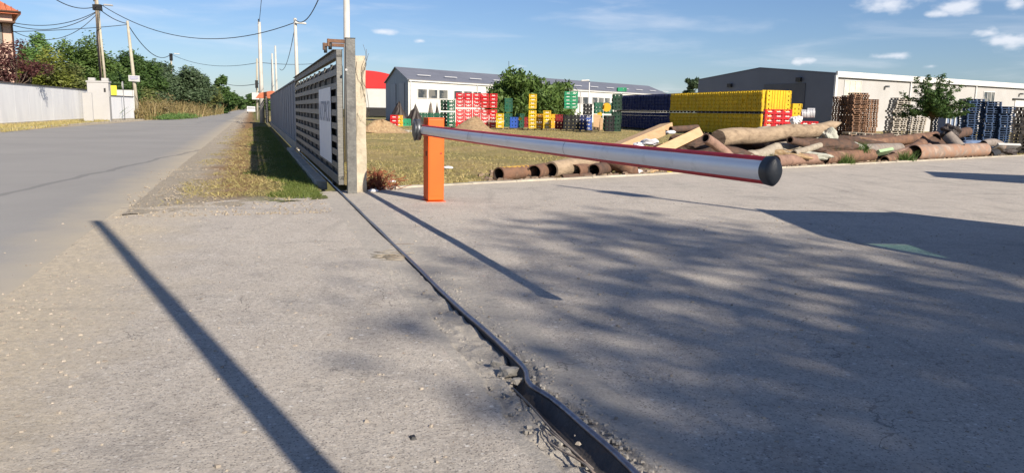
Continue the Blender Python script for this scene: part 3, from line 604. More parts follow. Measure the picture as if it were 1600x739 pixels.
# dark wall beyond the gate, with panels
def yard_wall():
    root = empty('yard_wall', S(27, 1.4), 'long grey panel wall continuing the line of the slatted gate', 'wall'); h = 2.12
    for i in range(19):
        s = 26.4 + i * 2.0; MB().box(S(s + 1, 1.42, .18 + h / 2), (1.985, .06, h - .1), (DV, NV, UP)).build('wall_panel', M['wallg2'], root)
        MB().box(S(s, 1.42, .1 + h / 2), (.07, .10, h + .06), (DV, NV, UP)).build('wall_post', M['wallg2'], root)
    MB().box(S(45.4, 1.40, .14), (38, .18, .30), (DV, NV, UP)).build('plinth', M['kerb'], root)
    MB().box(S(45.4, 1.42, .18 + h), (38, .13, .05), (DV, NV, UP)).build('coping', M['wallg2'], root)
yard_wall()
def second_gate():
    root = empty('far_slatted_gate', S(65, 1.2), 'small far slatted gate beyond the grey panel wall', 'gate'); ax = (DV, NV, UP)
    for i in range(9): MB().box(S(68.5, 1.1, .35 + i * .2), (6, .03, .10), ax).build('board', M['gboard'], root)
    for s in (65.4, 68.5, 71.6): MB().box(S(s, 1.15, 1.1), (.1, .08, 2.1), ax).build('post', M['gsteel'], root)
    MB().box(S(68.5, 1.25, 1.1), (6, .02, 1.9), ax).build('backing', M['dark'], root)
    MB().box(S(68.5, 1.1, 2.18), (6.3, .08, .08), ax).build('top_rail', M['gboard'], root)
second_gate()
rr = MB(); c = S(66, 1.5, 2.1); rr.prism([c + NV * -1.2, c + NV * 1.2, c + NV * .9 + UP * .45, c + NV * 0 + UP * .6, c + NV * -.9 + UP * .4], DV * 1.5)
tag(rr.build('gate_canopy', M['tile']), 'small red tiled canopy above the far gate', 'canopy')

# ------------------------------------------------------------------ plants
def leafcloud(C_, Rr, n, size, flat=.0, up=.0):
    """n quads scattered through blobs (centres C_, radii Rr)"""
    C_ = np.asarray(C_, float); Rr = np.asarray(Rr, float); vol = (Rr.prod(1)) ** .75 if Rr.ndim == 2 else Rr ** 2.2; idx = rng.choice(len(C_), n, p=vol / vol.sum())
    d = rng.normal(size=(n, 3)); d /= np.linalg.norm(d, axis=1)[:, None]; r = rng.random(n) ** (1 / 2.4) * (1 + .16 * rng.normal(size=n)); P = C_[idx] + d * r[:, None] * (Rr[idx] if Rr.ndim == 2 else Rr[idx][:, None])
    a = rng.normal(size=(n, 3)); a[:, 2] = a[:, 2] * .5 - up; a /= np.linalg.norm(a, axis=1)[:, None]; b = np.cross(a, d + rng.normal(size=(n, 3)) * .8); b /= np.linalg.norm(b, axis=1)[:, None] + 1e-9
    L_ = (size * (.6 + .8 * rng.random(n)))[:, None]; w = L_ * .36
    V = np.stack([P - a * L_ * .5, P + b * w * .5 - a * L_ * .05, P + a * L_ * .5, P - b * w * .5 - a * L_ * .05], 1).reshape(-1, 3); return V, np.arange(4 * n).reshape(-1, 4)
def tree(loc, h, r, cz, ch, n, size, leaf, label, cat='tree', group=None, name='leafy_tree', trunk=.14, blobs=14, seed=0, squash=1., limbs=True, up=0., parts=True):
    global rng
    keep = rng; rng = np.random.default_rng(seed + 100); loc = Vector(loc); root = empty(name, loc, label, cat, group)
    C_, Rr = [], []
    for i in range(blobs):
        q = rng.normal(size=3); q /= np.linalg.norm(q); k = rng.random() ** .45 * .9; C_.append((loc.x + q[0] * k * r, loc.y + q[1] * k * r * squash, loc.z + cz + q[2] * k * ch)); s_ = rng.uniform(.28, .46); Rr.append((r * s_, r * s_, min(ch, r * 1.3) * s_ * .9))
    V, Fc = leafcloud(C_, Rr, n, size, up=up); V[:, 2] = np.maximum(V[:, 2], loc.z + .05); npmesh('crown', V, Fc, LF[leaf], root)
    mb = MB(); tp = [loc + Vector((rng.normal(0, .04) * k, rng.normal(0, .04) * k, -.1 + (cz + .1) * k / 5)) for k in range(6)]; mb.tube(tp, [trunk * (1.15 - .13 * k) for k in range(6)], 9, rough=.04)
    if limbs:
        for c in C_[:min(12, blobs)]:
            st = tp[rng.integers(2, 6)]; e = Vector(c); m = st.lerp(e, .5) + Vector((0, 0, -.1 * r)); mb.tube([st, m, e], [trunk * .42, trunk * .26, trunk * .08], 6)
    mb.build('trunk', M['bark'], root); rng = keep; return root
def tree_px(px, ptop, hw, Y, leaf, label, n=9000, size=None, low=.0, **k):
    b = D(px, 176, Y); top = D(px, ptop, Y).z; r = hw / F * Y * 1.27; h = top; cz = (h + low) / 2; return tree((b.x, b.y, -.05), h, r, cz + .05, max((h - low) / 2 * 1.12, .4), int(n * 1.25), size or .0042 * Y, leaf, label, **k)
GT = 'trees and bushes along the far side of the street'
TL = [(58, 38, 22, 82, 'fresh', 'tall narrow light green tree just right of the pink house', 6000, .5), (62, 88, 40, 72, 'lime', 'yellow-green bushy tree behind the wall below the tall narrow tree', 9000, 0),
      (28, 70, 34, 90, 'mid', 'green tree behind the purple-leaved tree', 5000, 0),
      (124, 62, 34, 86, 'mid', 'tall green tree behind the double wooden pole', 9000, .5), (108, 105, 34, 74, 'olive', 'olive green bush above the wall left of the rendered pillar', 7000, 0), (88, 98, 22, 92, 'mid', 'small green tree between the yellow-green tree and the tall green one', 4000, .3),
      (165, 70, 34, 84, 'mid', 'green tree with feathery top between the double pole and the leaning pole', 8000, .4), (185, 110, 40, 78, 'dark', 'dark bush behind the white board', 7000, 0),
      (222, 84, 34, 96, 'dark', 'dark tree just right of the leaning concrete pole', 8000, .5), (212, 130, 26, 84, 'olive', 'low olive bush at the foot of the leaning pole', 4500, 0), (246, 98, 26, 104, 'grey', 'greyish tree left of the street lamp pole', 6500, .3),
      (290, 98, 34, 112, 'grey', 'broad grey-green tree right of the street lamp pole', 9000, .3), (268, 120, 30, 120, 'dark', 'dark tree behind the street lamp pole', 6000, 0), (318, 118, 20, 125, 'grey', 'low rounded grey-green tree beside the broad one', 4500, 0),
      (322, 136, 20, 122, 'olive', 'green bush at the foot of the two leaning far poles', 3500, 0), (349, 116, 12, 150, 'dark', 'slim pointed tree at the end of the tree row', 3500, .3), (350, 140, 18, 148, 'dark', 'dark bush beneath the slim pointed tree', 3500, 0),
      (377, 148, 11, 300, 'dark', 'distant round tree left of the vanishing road', 1500, 0), (400, 146, 12, 330, 'dark', 'distant tree right of the vanishing road behind the poles', 1500, 0), (424, 150, 16, 300, 'mid', 'distant tree top just above the grey panel wall', 1200, 0)]
for i, (px, pt, hw, Y, lf, lab, n, lo_) in enumerate(TL): tree_px(px, pt, hw, Y, lf, lab, n, group=GT, seed=i, low=lo_ * 3, blobs=16)
tree(D(22, 150, 50) * 1 + Vector((0, 0, -1.4 - (D(22, 150, 50).z - 1.4))), 5, 1.9, 4.0, 1.5, 3300, .2, 'purple', 'dark purple-leaved tree in front of the pink house', seed=41, trunk=.1, blobs=22)
tree_px(48, 92, 10, 52, 'purple', 'thin purple-brown shrub right of the purple-leaved tree', 1600, seed=42, blobs=8, size=.17, low=1.5)
tree_px(803, 117, 40, 78, 'mid', 'left half of the pair of big drooping trees before the white hall', 10000, seed=51, low=.5, group='pair of big trees before the white hall', size=.5, up=.9, blobs=34)
tree_px(848, 124, 44, 79, 'mid', 'right half of the pair of big drooping trees before the white hall', 11000, seed=52, low=.5, group='pair of big trees before the white hall', size=.5, up=.9, blobs=34)
tree_px(1080, 121, 10, 140, 'grey', 'small round tree top left of the grey hall', 1800, seed=53, low=4, name='small_tree', size=.7)
def lone_tree():
    b = D(1457, 176, 46); loc = Vector((b.x, b.y, -.05)); global rng; keep = rng; rng = np.random.default_rng(77)
    root = empty('spreading_tree', loc, 'small tree with feathery spreading branches standing before the pallets', 'tree'); C_, Rr = [], []; mb = MB(); tp = [loc, loc + UP * 1., loc + UP * 1.8]; mb.tube(tp, [.07, .06, .05], 8)
    for i in range(54):
        a = rng.uniform(0, 6.28); e = rng.uniform(-.2, 1.25); L_ = rng.uniform(1.2, 2.25) * (1 - .1 * e); end = tp[2] + Vector((math.cos(a) * math.cos(e), math.sin(a) * math.cos(e), math.sin(e) * 1.12)) * L_ + UP * .15
        mb.tube([tp[2] - UP * rng.uniform(0, .5), tp[2].lerp(end, .5) + UP * .1, end], [.025, .016, .006], 5)
        for k in range(7):
            p = tp[2].lerp(end, .3 + .7 * k / 6) + Vector(rng.normal(0, .05, 3)); C_.append(p); Rr.append((.2, .2, .13))
    V, Fc = leafcloud(C_, Rr, 12500, .17, up=.1); npmesh('crown', V, Fc, LF['dark'], root); mb.build('trunk', M['bark'], root); rng = keep
lone_tree()
# the roadside tree off to the right that dapples the slab with shade
tree((17.4, -11.53, 0), 16, 3.9, 12.3, 3.3, 6600, .31, 'mid', 'tall leafy tree standing behind the viewer on the right', seed=61, trunk=.22, blobs=60)

tree((13.4, -9.85, 0), 12.5, 2.3, 10.0, 1.7, 2300, .27, 'mid', 'smaller leafy tree standing left of the tall one behind the viewer', seed=63, trunk=.14, blobs=22)
def blades(name, n, place, hgt, mt, label, cat='grass', w=.006, lean=.5):
    P = place(n); n = len(P); a = rng.uniform(0, 6.28, n); H = hgt * (.4 + rng.random(n)); W_ = w * (.6 + rng.random(n)); dx = np.stack([np.cos(a), np.sin(a), np.zeros(n)], 1); ln = np.stack([rng.normal(0, lean, n), rng.normal(0, lean, n), np.ones(n)], 1)
    V = np.stack([P - dx * W_[:, None], P + dx * W_[:, None], P + ln * H[:, None]], 1).reshape(-1, 3); o = npmesh(name, V, np.arange(3 * n).reshape(-1, 3), mt); return tag(o, label, cat, kind='stuff')
def P_st(s, t, z): return np.stack([DV.x * s + NV.x * t, DV.y * s + NV.y * t, np.zeros_like(s) + z], 1)
def field_pl(n):
    t = rng.uniform(1.9, 42, n); u = rng.random(n) ** 1.9; k = kerb_s(t) + .12; s = k + u * 42; m = fbm(t, s, .35, 61) + .6 * rng.normal(0, .25, n) > -.15; return P_st(s[m], t[m], -.02)
blades('field_grass', 110000, field_pl, .055, M['straw'], 'short dry mown grass of the field behind the barrier', w=.010, lean=1.)
def verge_pl(n):
    s = 12.3 + 45 * rng.random(n) ** 2.2; t = rng.uniform(-.55, 1.0, n); m = (t + .9 * fbm(t, s, 1.0, 71) > .12 - .0 * s) & (s > 12.6 + .25 * t + .9 * fbm(t, s, 1.6, 91) + rng.normal(0, .12, n)); return P_st(s[m], t[m], .01)
blades('verge_grass', 52000, verge_pl, .06, M['green'], 'green grass growing along the foot of the slatted gate', w=.005)
def vstraw(n):
    s = 11.6 + 40 * rng.random(n) ** 2; t = rng.uniform(-1.3, .5, n); m = (t + 1.4 * fbm(t, s, .8, 81) > -.85) & (s > 12.7 + 1.3 * fbm(t, s, 1.2, 93) + rng.normal(0, .2, n)); return P_st(s[m], t[m], .012)
blades('verge_straw', 16000, vstraw, .05, M['straw'], 'dry brown stalks between the road and the green grass', w=.006, lean=1.6)
def far_pl(n): return P_st(rng.uniform(38, 85, n), rng.uniform(-14.8, -10.9, n), .03)
blades('roadside_grass', 14000, far_pl, .16, M['straw'], 'rough grass at the foot of the long grey wall', w=.02)
def brushbed(name, pts, n, hgt, lf, label, w=.05):
    A = np.array([(G(x, y).x, G(x, y).y) for x, y in pts])
    def pl(n):
        k = rng.random(n) * (len(A) - 1); i = np.minimum(k.astype(int), len(A) - 2); f = (k - i)[:, None]; P = A[i] * (1 - f) + A[i + 1] * f; P = P + np.array([DV.x, DV.y]) * rng.uniform(0, 14, n)[:, None] + np.array([-NV.x, -NV.y]) * rng.uniform(0, 9, n)[:, None]; return np.concatenate([P, np.zeros((n, 1))], 1)
    return blades(name, n, pl, hgt, LF[lf], label, 'brush', w=w, lean=.35)
def shrubbery(name, pts, nb, rr, hh, n, size, lf, label, d0=0., d1=8.):
    C_, Rr = [], []
    for q in range(nb):
        k = rng.random() * (len(pts) - 1); i = min(int(k), len(pts) - 2); p = G(*pts[i]).lerp(G(*pts[i + 1]), k - i) - NV * rng.uniform(d0, d1) + DV * rng.uniform(0, 5); h = hh * rng.uniform(.5, 1.1); C_.append((p.x, p.y, h * .45)); Rr.append((rr * rng.uniform(.6, 1.3), rr * rng.uniform(.6, 1.3), h * .55))
    V, Fc = leafcloud(C_, Rr, n, size, up=-.2); V[:, 2] = np.maximum(V[:, 2], .02); return tag(npmesh(name, V, Fc, LF[lf]), label, 'brush', kind='stuff')
EDGE = [(226, 188.5), (262, 187.5), (300, 185.5), (345, 179.5), (352, 176)]
shrubbery('tall_brush', EDGE, 110, 1.1, 2.3, 22000, .24, 'drab', 'tall dry brownish brush along the far side of the road')
shrubbery('brush', EDGE, 60, 1.1, 2.5, 11000, .24, 'olive', 'olive green brush mixed into the dry growth', 2.5, 9)
brushbed('tall_brush', EDGE, 9000, 1.5, 'brush', 'dry straw stalks standing in the brush', w=.05)
shrubbery('green_weeds', [(258, 188.5), (302, 186.5)], 24, .9, .7, 5000, .16, 'fresh', 'bright green weeds at the edge of the road before the brush', 0, 1.2)
brushbed('far_brush', [(352, 176), (372, 172), (386, 170)], 9000, 2.2, 'drab', 'far brownish brush where the road disappears', w=.25)

# ------------------------------------------------------------------ buildings
def hall(name, A, B, C_, he, hr, label, side_m, gable_m, roof_m, ov=.25, trim=True):
    """A near corner, B far end of the long side, C_ far end of the gable; z on the ground"""
    A, B, C_ = (Vector((v[0], v[1], 0)) for v in (A, B, C_)); Dd = B + C_ - A; root = empty(name, A, label, 'building')
    long = (B - A).normalized(); gab = (C_ - A).normalized(); m0 = (A + C_) / 2 + UP * hr; m1 = (B + Dd) / 2 + UP * hr; e = UP * he
    ns = long.cross(UP).normalized()
    if ns.dot(A) > 0: ns = -ns
    MB().quad(A, B, B + e, A + e).build('side_wall', side_m, root); MB().quad(C_, Dd, Dd + e, C_ + e).build('side_wall', side_m, root)
    MB().add([A, C_, C_ + e, m0, A + e], [(0, 1, 2, 3, 4)]).build('gable_wall', gable_m, root); MB().add([B, Dd, Dd + e, m1, B + e], [(0, 1, 2, 3, 4)]).build('gable_wall', gable_m, root)
    o1 = -gab * ov; o2 = -long * ov; th = UP * .12; mb = MB()
    for p, q, a2, b2, sg in ((A, B, m0, m1, 1), (C_, Dd, m0, m1, -1)):
        dn = -UP * (hr - he) * ov / ((C_ - A).length / 2); x0, x1, x2, x3 = p + e + o1 * sg + dn + o2, q + e + o1 * sg + dn - o2, b2 - o2, a2 + o2
        mb.add([x0 + UP * .02, x1 + UP * .02, x2 + UP * .02, x3 + UP * .02, x0 + th, x1 + th, x2 + th, x3 + th], [(0, 1, 2, 3), (4, 5, 6, 7), (0, 1, 5, 4), (1, 2, 6, 5), (2, 3, 7, 6), (3, 0, 4, 7)])
    mb.build('roof', roof_m, root); return root, A, B, C_, long, gab, ns
def windows(root, A, long, ns, lst, glass, name='window'):
    for (d, z, w, h, panes) in lst:
        c = A + long * d + UP * z; f = MB()
        f.box(c + ns * .03 + UP * h / 2, (w + .12, .08, .07), (long, ns, UP)).box(c + ns * .03 - UP * h / 2, (w + .12, .08, .07), (long, ns, UP))
        for k in range(panes + 1): f.box(c + ns * .03 + long * (-w / 2 + w * k / panes), (.07, .08, h), (long, ns, UP))
        fo = f.build(name, M['white'], root); MB().box(c + ns * .012, (w, .02, h), (long, ns, UP)).build('pane', glass, fo)
# white hall with grey roof
A = D(638, 180, 90); B = D(1042, 180, 138); C_ = D(603, 176, 104)
A, B, C_ = A.xy, B.xy, C_.xy; he, hr = 1.4 + 46 / F * 90, 1.4 + 63 / F * 97
root, A3, B3, C3, lo, ga, ns = hall('white_hall', A, B, C_, he, hr, 'long white warehouse with grey roof and blue-grey gable behind the crates', M['whitew'], M['bluecl'], M['roofg'])
Ln = (B3 - A3).length; wl = []; d = 2.2
while d < Ln - 3:
    for k in range(3):
        if d + k * 1.75 < Ln - 2: wl.append((d + k * 1.75, he - 1.55, 1.5, 1.05, 1))
    d += 6.1
windows(root, A3, lo, ns, wl, M['glass'])
MB().box(A3 + lo * Ln / 2 + ns * .12 + UP * (he - .12), (Ln, .14, .16), (lo, ns, UP)).build('gutter', M['white'], root)
for k in range(6): MB().tube([A3 + lo * (.3 + k * Ln / 5.4) + ns * .1 + UP * .1, A3 + lo * (.3 + k * Ln / 5.4) + ns * .1 + UP * (he - .2)], .06, 8).build('downpipe', M['greywall'] if k else M['white'], root)
for k in range(14):
    c = A3 + lo * (3 + k * 4.6) + UP * (he + .35); up_ = ((C3 - A3) * .5 + UP * (hr - he)).normalized()
    MB().box(c + (C3 - A3).normalized() * 1.6 + UP * .31, (2.2, .35, .03), (lo, up_, lo.cross(up_))).build('rooflight', M['white'], root)
gn = -lo
for q, w in ((.25, 3.2), (.62, 3.4)): MB().box(A3.lerp(C3, q) + gn * .05 + UP * (he * .47), (w, .05, he * .94), (ga, gn, UP)).build('gable_panel', mat('gable_panel_blue', (.30, .34, .41), (.26, .30, .36), .6, .5), root)
# grey hall
A = D(1300, 190, 84).xy; B = D(1600, 190, 105); B = (A + (B.xy - A) * 1.7); C_ = D(1088, 185, 105).xy
he, hr = 1.4 + 66.5 / F * 84, 1.4 + 72.5 / F * 94.6
root, A3, B3, C3, lo, ga, ns = hall('grey_hall', A, B, C_, he, hr, 'large hall with dark grey gable and pale side wall behind the pallets', M['greywall'], M['graycl'], M['graycl'], ov=.05)
Ln = (B3 - A3).length
MB().box(A3 + lo * Ln / 2 + ns * .1 + UP * (he - .03), (Ln, .24, .62), (lo, ns, UP)).build('fascia', M['white'], root)
MB().box(A3 + lo * Ln / 2 + ns * .06 + UP * (he - .40), (Ln, .12, .12), (lo, ns, UP)).build('fascia_shade_strip', M['dark'], root)  # solid dark bar drawn in as the shade line under the fascia
def along(px, A3, lo):   # distance along the wall seen at photo column px
    r_ = ray(px, 185); k = r_[0] / r_[1]; return (k * A3.y - A3.x) / (lo.x - k * lo.y)
windows(root, A3, lo, ns, [(along(1328, A3, lo), 4.6, 2.9, 1.7, 3)], M['blind']); windows(root, A3, lo, ns, [(along(1541, A3, lo), 4.05, 2.6, 2.0, 3)], M['glass'])
for px in (1417, 1519): MB().tube([A3 + lo * along(px, A3, lo) + ns * .12 + UP * .1, A3 + lo * along(px, A3, lo) + ns * .12 + UP * (he - .4)], .07, 8).build('downpipe', M['white'], root)
MB().box(A3 + ns * .06 + UP * he / 2 - ga * .03, (.35, .2, he - .3), (lo, ns, UP)).build('corner_trim', M['white'], root)
dd = along(1598, A3, lo); MB().box(A3 + lo * dd + ns * .05 + UP * 2.1, (5.2, .09, 4.2), (lo, ns, UP)).build('sliding_door', M['white'], root); MB().box(A3 + lo * (dd - .1) + ns * .1 + UP * 4.3, (6.4, .16, .2), (lo, ns, UP)).build('door_track', M['dark'], root)
for px, z in ((1378, 5.0), (1588, 5.0)): MB().box(A3 + lo * along(px, A3, lo) + ns * .3 + UP * z, (.35, .35, .2), (lo, ns, UP)).build('wall_lamp', M['hub'], root)
gn = -lo
for q, z in ((.72, 5.2), (.22, 5.6)): MB().box(A3.lerp(C3, q) + gn * .2 + UP * z, (.7, .3, .45), (ga, gn, UP)).build('gable_lamp', M['dark'], root)
MB().box(A3.lerp(C3, .32) + gn * .05 + UP * 2.6, (6.5, .06, 5.2), (ga, gn, UP)).build('gable_door', mat('dark_door', (.085, .09, .105), None, .6, 1), root)
# red-roofed arched hall
c0, c1 = D(560, 180, 150), D(622, 180, 150); rb = empty('red_roofed_hall', Vector((c1.x, c1.y, 0)), 'white building with curved bright red roof left of the white warehouse', 'building')
x0, x1 = c0.x + 1, c1.x; w = x1 - x0; h0 = 1.4 + 31 / F * 150; pr = [Vector((x0 + w * k / 16, 150, h0 + (3.4 - 1.1 * (k / 16) ** 2) * (k > 0))) for k in range(17)] + [Vector((x1, 150, h0))]
MB().box(((x0 + x1) / 2, 160, h0 / 2), (w, 19.9, h0)).build('wall', M['whitew'], rb); MB().prism(pr, (0, 20, 0)).build('roof', M['redroof'], rb); MB().box(((x0 + x1) / 2, 149.8, .9), (w, .3, 1.6)).build('dark_plinth', M['dark'], rb)
# pink house
def house():
    A = D(31, 176, 60); A.z = 0; l = Vector((-.80, -.60, 0)).normalized(); g_ = Vector((-.60, .80, 0)).normalized(); root = empty('pink_house', A, 'pink two-storey house with orange tiled roof at the left edge', 'house'); he = 1.4 + 137 / F * 60 - .2; w, dp = 9., 9.
    q = [A, A + l * w, A + l * w + g_ * dp, A + g_ * dp]; MB().prism(q, UP * he).build('wall', M['pink'], root)
    ov = .55; e = [A - l * ov - g_ * ov, A + l * (w + ov) - g_ * ov, A + l * (w + ov) + g_ * (dp + ov), A - l * ov + g_ * (dp + ov)]; top = A + l * w / 2 + g_ * dp / 2 + UP * (he + 3.6)
    mb = MB(); ee = [v + UP * (he - .1) for v in e]; e2 = [v + UP * (he + .05) for v in e]
    mb.add(ee + e2 + [top], [(0, 1, 2, 3), (0, 1, 5, 4), (1, 2, 6, 5), (2, 3, 7, 6), (3, 0, 4, 7), (4, 5, 8), (5, 6, 8), (6, 7, 8), (7, 4, 8)]); rf = mb.build('roof', M['tile'], root)
    rid = MB()
    for k in range(30):
        f = (k + .5) / 30; a = e2[0].lerp(e2[1], f); s_ = 1 - abs(2 * f - 1); rid.tube([a + UP * .04, a.lerp(top if False else (A + l * w * f + g_ * dp / 2 + UP * (he + 3.6)), min(s_, 1)) + UP * .04], .045, 6)
    rid.build('tile_ridges', M['tile'], rf)
    MB().tube([e2[0] - g_ * .05, e2[1] - g_ * .05], .07, 8).build('gutter', M['brown'], root); MB().tube([e2[0] + l * .1 + UP * -.1, A - g_ * .1 + l * .05 + UP * (he - .9), A - g_ * .1 + l * .05 + UP * .3], .06, 8).build('downpipe', M['brown'], root)
    fn = g_ * -1
    for d, z, ww, hh in ((1.25, he - 1.6, 1.0, 1.5), (1.05, he - 5.4, .75, .75), (4.6, he - 1.6, 1.2, 1.5), (4.6, 3, 1.2, 1.4)):
        f = MB().box(A + l * d + fn * .02 + UP * z, (ww + .16, .1, hh + .16), (l, g_, UP)).build('window', M['brown'], root); MB().box(A + l * d + fn * .075 + UP * z, (ww, .02, hh), (l, g_, UP)).build('pane', M['glass'], f)
    MB().box(A + l * 1.2 + fn * .6 + UP * (he - .75), (2.6, 1.2, .12), (l, g_, UP)).build('awning', M['brown'], root)
house()
# roadside wall on the far side of the street
def street_wall(p0, p1, h, label, seg, cat='wall'):
    d = (p1 - p0); L_ = d.length; t = d.normalized(); n_ = Vector((-t.y, t.x, 0)); root = empty('garden_wall', p0, label, cat)
    k = int(L_ / seg) or 1
    for i in range(k): MB().box(p0 + t * (L_ * (i + .5) / k) + UP * h / 2, (L_ / k - .012, .16, h), (t, n_, UP)).build('wall_panel', M['wallg'], root)
    MB().box(p0 + t * L_ / 2 + UP * (h + .03), (L_ + .02, .26, .07), (t, n_, UP)).build('coping', M['coping'], root)
    MB().box(p0 + t * L_ / 2 + UP * (.1), (L_, .2, .2), (t, n_, UP)).build('plinth', M['kerb'], root)
p0 = G(0, 198); p1 = G(139, 188.5); street_wall(p0 + (p0 - p1), p1, 2.5, 'long pale grey wall with dark coping in front of the pink house', 2.6)
k0 = G(172, 190); street_wall(k0 + DV * .2, k0 + DV * 6.5 + NV * .9, 2.05, 'short grey wall just right of the rendered pillar', 2.6)
# rendered pillar (transformer box) with two caps
kc = G(156, 190); root = empty('rendered_pillar', kc, 'pale rendered pillar with capped top at the end of the long grey wall', 'pillar'); kw, kh = 1.55, 3.1; 
MB().box(kc + DV * .6 + UP * kh / 2, (kw, 1.1, kh), (NV, DV, UP)).build('body', M['greywall'], root, bevel=.03); MB().box(kc + DV * .6 + UP * (kh + .06), (kw + .12, 1.2, .12), (NV, DV, UP)).build('slab', M['greywall'], root)
for q in (-.45, .5): MB().box(kc + DV * .5 + NV * q + UP * (kh + .24), (.5, .6, .24), (NV, DV, UP)).build('cap', M['greywall'], root, bevel=.04)
MB().box(kc + DV * .03 + NV * .5 + UP * 2.5, (.13, .04, .3), (NV, DV, UP)).build('vent', M['dark'], root); MB().box(kc + NV * (kw / 2 + .01) + DV * .5 + UP * 2.2, (.03, .4, .5), (NV, DV, UP)).build('meter_door', M['greywall'], root)
lp = G(137, 192); tag(MB().box(lp + UP * 1.1 + NV * .1, (.62, .1, 2.2), (NV, Vector((0.1, .98, .12)).normalized(), UP)).build('leaning_slab', M['greywall']), 'pale slab leaning against the left of the rendered pillar', 'slab')
# boards and signs near it
b = D(196, 150, 72); b.z = 0; root = empty('white_board', b, 'large blank white board on posts between the pillar and the leaning pole', 'board')
z0, z1 = D(196, 173, 72).z, D(196, 141, 72).z; MB().box(b + UP * (z0 + z1) / 2, (1.55, .06, z1 - z0), (Vector((1, .1, 0)).normalized(), Vector((-.1, 1, 0)).normalized(), UP)).build('panel', M['white'], root)
for q in (-.65, .65): MB().tube([b + Vector((q, .06, 0)), b + Vector((q, .06, z1))], .03, 8).build('post', M['hub'], root)
b = D(174, 141, 68); z0, z1 = D(174, 149, 68).z, D(174, 134, 68).z; b.z = 0; root = empty('yellow_sign', b, 'small yellow rectangular sign beside the rendered pillar', 'sign')
MB().box(b + UP * (z0 + z1) / 2, (.85, .03, z1 - z0), (Vector((1, .25, 0)).normalized(), Vector((-.25, 1, 0)).normalized(), UP)).build('panel', M['yellow'], root); MB().tube([b + Vector((0, .05, 0)), b + Vector((0, .05, z0))], .03, 8).build('post', M['hub'], root)
b = D(192, 134, 66); z = b.z; b.z = 0; root = empty('round_sign', b, 'narrow pale round road sign on a thin post seen from the side', 'road sign')
MB().tube([b + Vector((-.03, -.05, z)), b + Vector((.03, -.03, z))], .34, 20, ry=1).build('disc', M['greywall'], root).rotation_euler = (0, 0, 0); MB().tube([b, b + UP * (z + .3)], .03, 8).build('post', M['hub'], root)
# parked things and bushes at the pillar foot
blades('weed_tuft', 260, lambda n: np.array(G(172, 189)) + rng.normal(0, .35, (n, 3)) * np.array([1, .6, 0]), 1.0, LF['dark'], 'dark tuft of weeds at the foot of the rendered pillar', 'weeds', w=.03)

# ------------------------------------------------------------------ poles and wires
def pole(pb, pt, Y, r0, r1, mt, label, name='utility_pole', group=None, base_z=0., Yt=None):
    b = D(pb[0], pb[1], Y); t = D(pt[0], pt[1], Yt or Y); k = (b.z - base_z) / max(t.z - b.z, .1); b = b - (t - b) * k
    root = empty(name, b, label, 'pole', group); MB().tube([b - UP * .3, b.lerp(t, .5), t], [r0, (r0 + r1) / 2, r1], 14).build('shaft', mt, root); return root, b, t
def lamphead(root, p, dirx, L_=.7, mt=None):
    e = p + Vector((dirx * L_, -.1, .15)); a = MB().tube([p, e], .03, 6).build('lamp_arm', M['hub'], root); MB().box(e + Vector((dirx * .35, 0, 0)), (.75, .3, .13), (Vector((dirx, 0, -.06)).normalized(), Vector((0, 1, 0)), UP)).build('lamp_head', mt or M['greywall'], root, bevel=.04)
    return e
GP = 'utility poles along the street'
r1, b1, t1 = pole((158, 128), (148, -22), 71, .13, .10, M['wpole'], 'old double wooden pole rising behind the rendered pillar', group=GP)
bb = b1 + Vector((.45, .1, 0)); MB().tube([bb, t1 + Vector((.12, 0, -1))], [.12, .09], 12).build('second_shaft', M['cpole'], r1)
jp = D(152, 12, 71); MB().box(jp, (.7, .35, .5), jit=.04).box(jp + UP * .8, (1.2, .1, .1)).tube([jp + UP * .5 - Vector((.3, 0, 0)), jp + UP * 1.6 + Vector((.2, 0, 0))], .04, 6).build('crossarm', M['dark'], r1)
for q in range(4): MB().tube([jp + Vector((.1 + .08 * q, -.1, 0)), D(150 + q, 60, 70.8), D(157 + q * .7, 126, 70.8)], .018, 5).build('cable_drop', M['wire'], r1)
lamphead(r1, jp + Vector((.2, 0, .05)), 1, .5)
r2, b2, t2 = pole((216, 187), (199, 33), 74, .20, .11, M['cpole'], 'leaning pale concrete pole with a small white notice', group=GP)
sp_ = D(209.5, 123, 73.7); n2 = MB().box(sp_, (1.05, .04, .55), (Vector((1, 0, -.04)).normalized(), Vector((0, 1, 0)), UP)).build('notice', M['white'], r2)
for q in range(3): MB().box(sp_ + Vector((0, -.024, .13 - .13 * q)), (.8 - .15 * (q == 2), .006, .05)).build('lettering', M['textb'] if q < 2 else M['text'], n2)
r3, b3, t3 = pole((270, 178), (267, 84), 112, .15, .11, M['cpole'], 'thin concrete street lamp pole among the trees', name='street_lamp', group=GP); MB().box(t3 - UP * .5, (.35, .3, 1.)).build('junction', M['dark'], r3); lamphead(r3, t3 - UP * .2, 1, .55, M['white'])
bx = D(273.5, 163, 111.5); MB().box(bx, (.6, .2, 1.3)).build('meter_box', M['white'], r3)
for i, (a_, b_, Y, lab) in enumerate([((307, 172), (307, 113), 125, 'upright pale concrete stub pole before the far trees'), ((322, 165), (313, 120), 132, 'leaning concrete prop pole right of the upright stub pole'), ((336, 168), (336, 133), 150, 'small far concrete pole near the end of the tree row')]): pole(a_, b_, Y, .2, .12, M['cpole'], lab, group=GP)
rA, bA, tA = pole((410, 192), (405, 35), 67, .22, .12, M['whitep'], 'tall pale pole standing on the verge left of the panel wall', group=GP)
MB().tube([tA + Vector((-.05, 0, -.2)), tA + Vector((-.05, 0, .25))], .05, 8).build('insulator', M['dark'], rA)
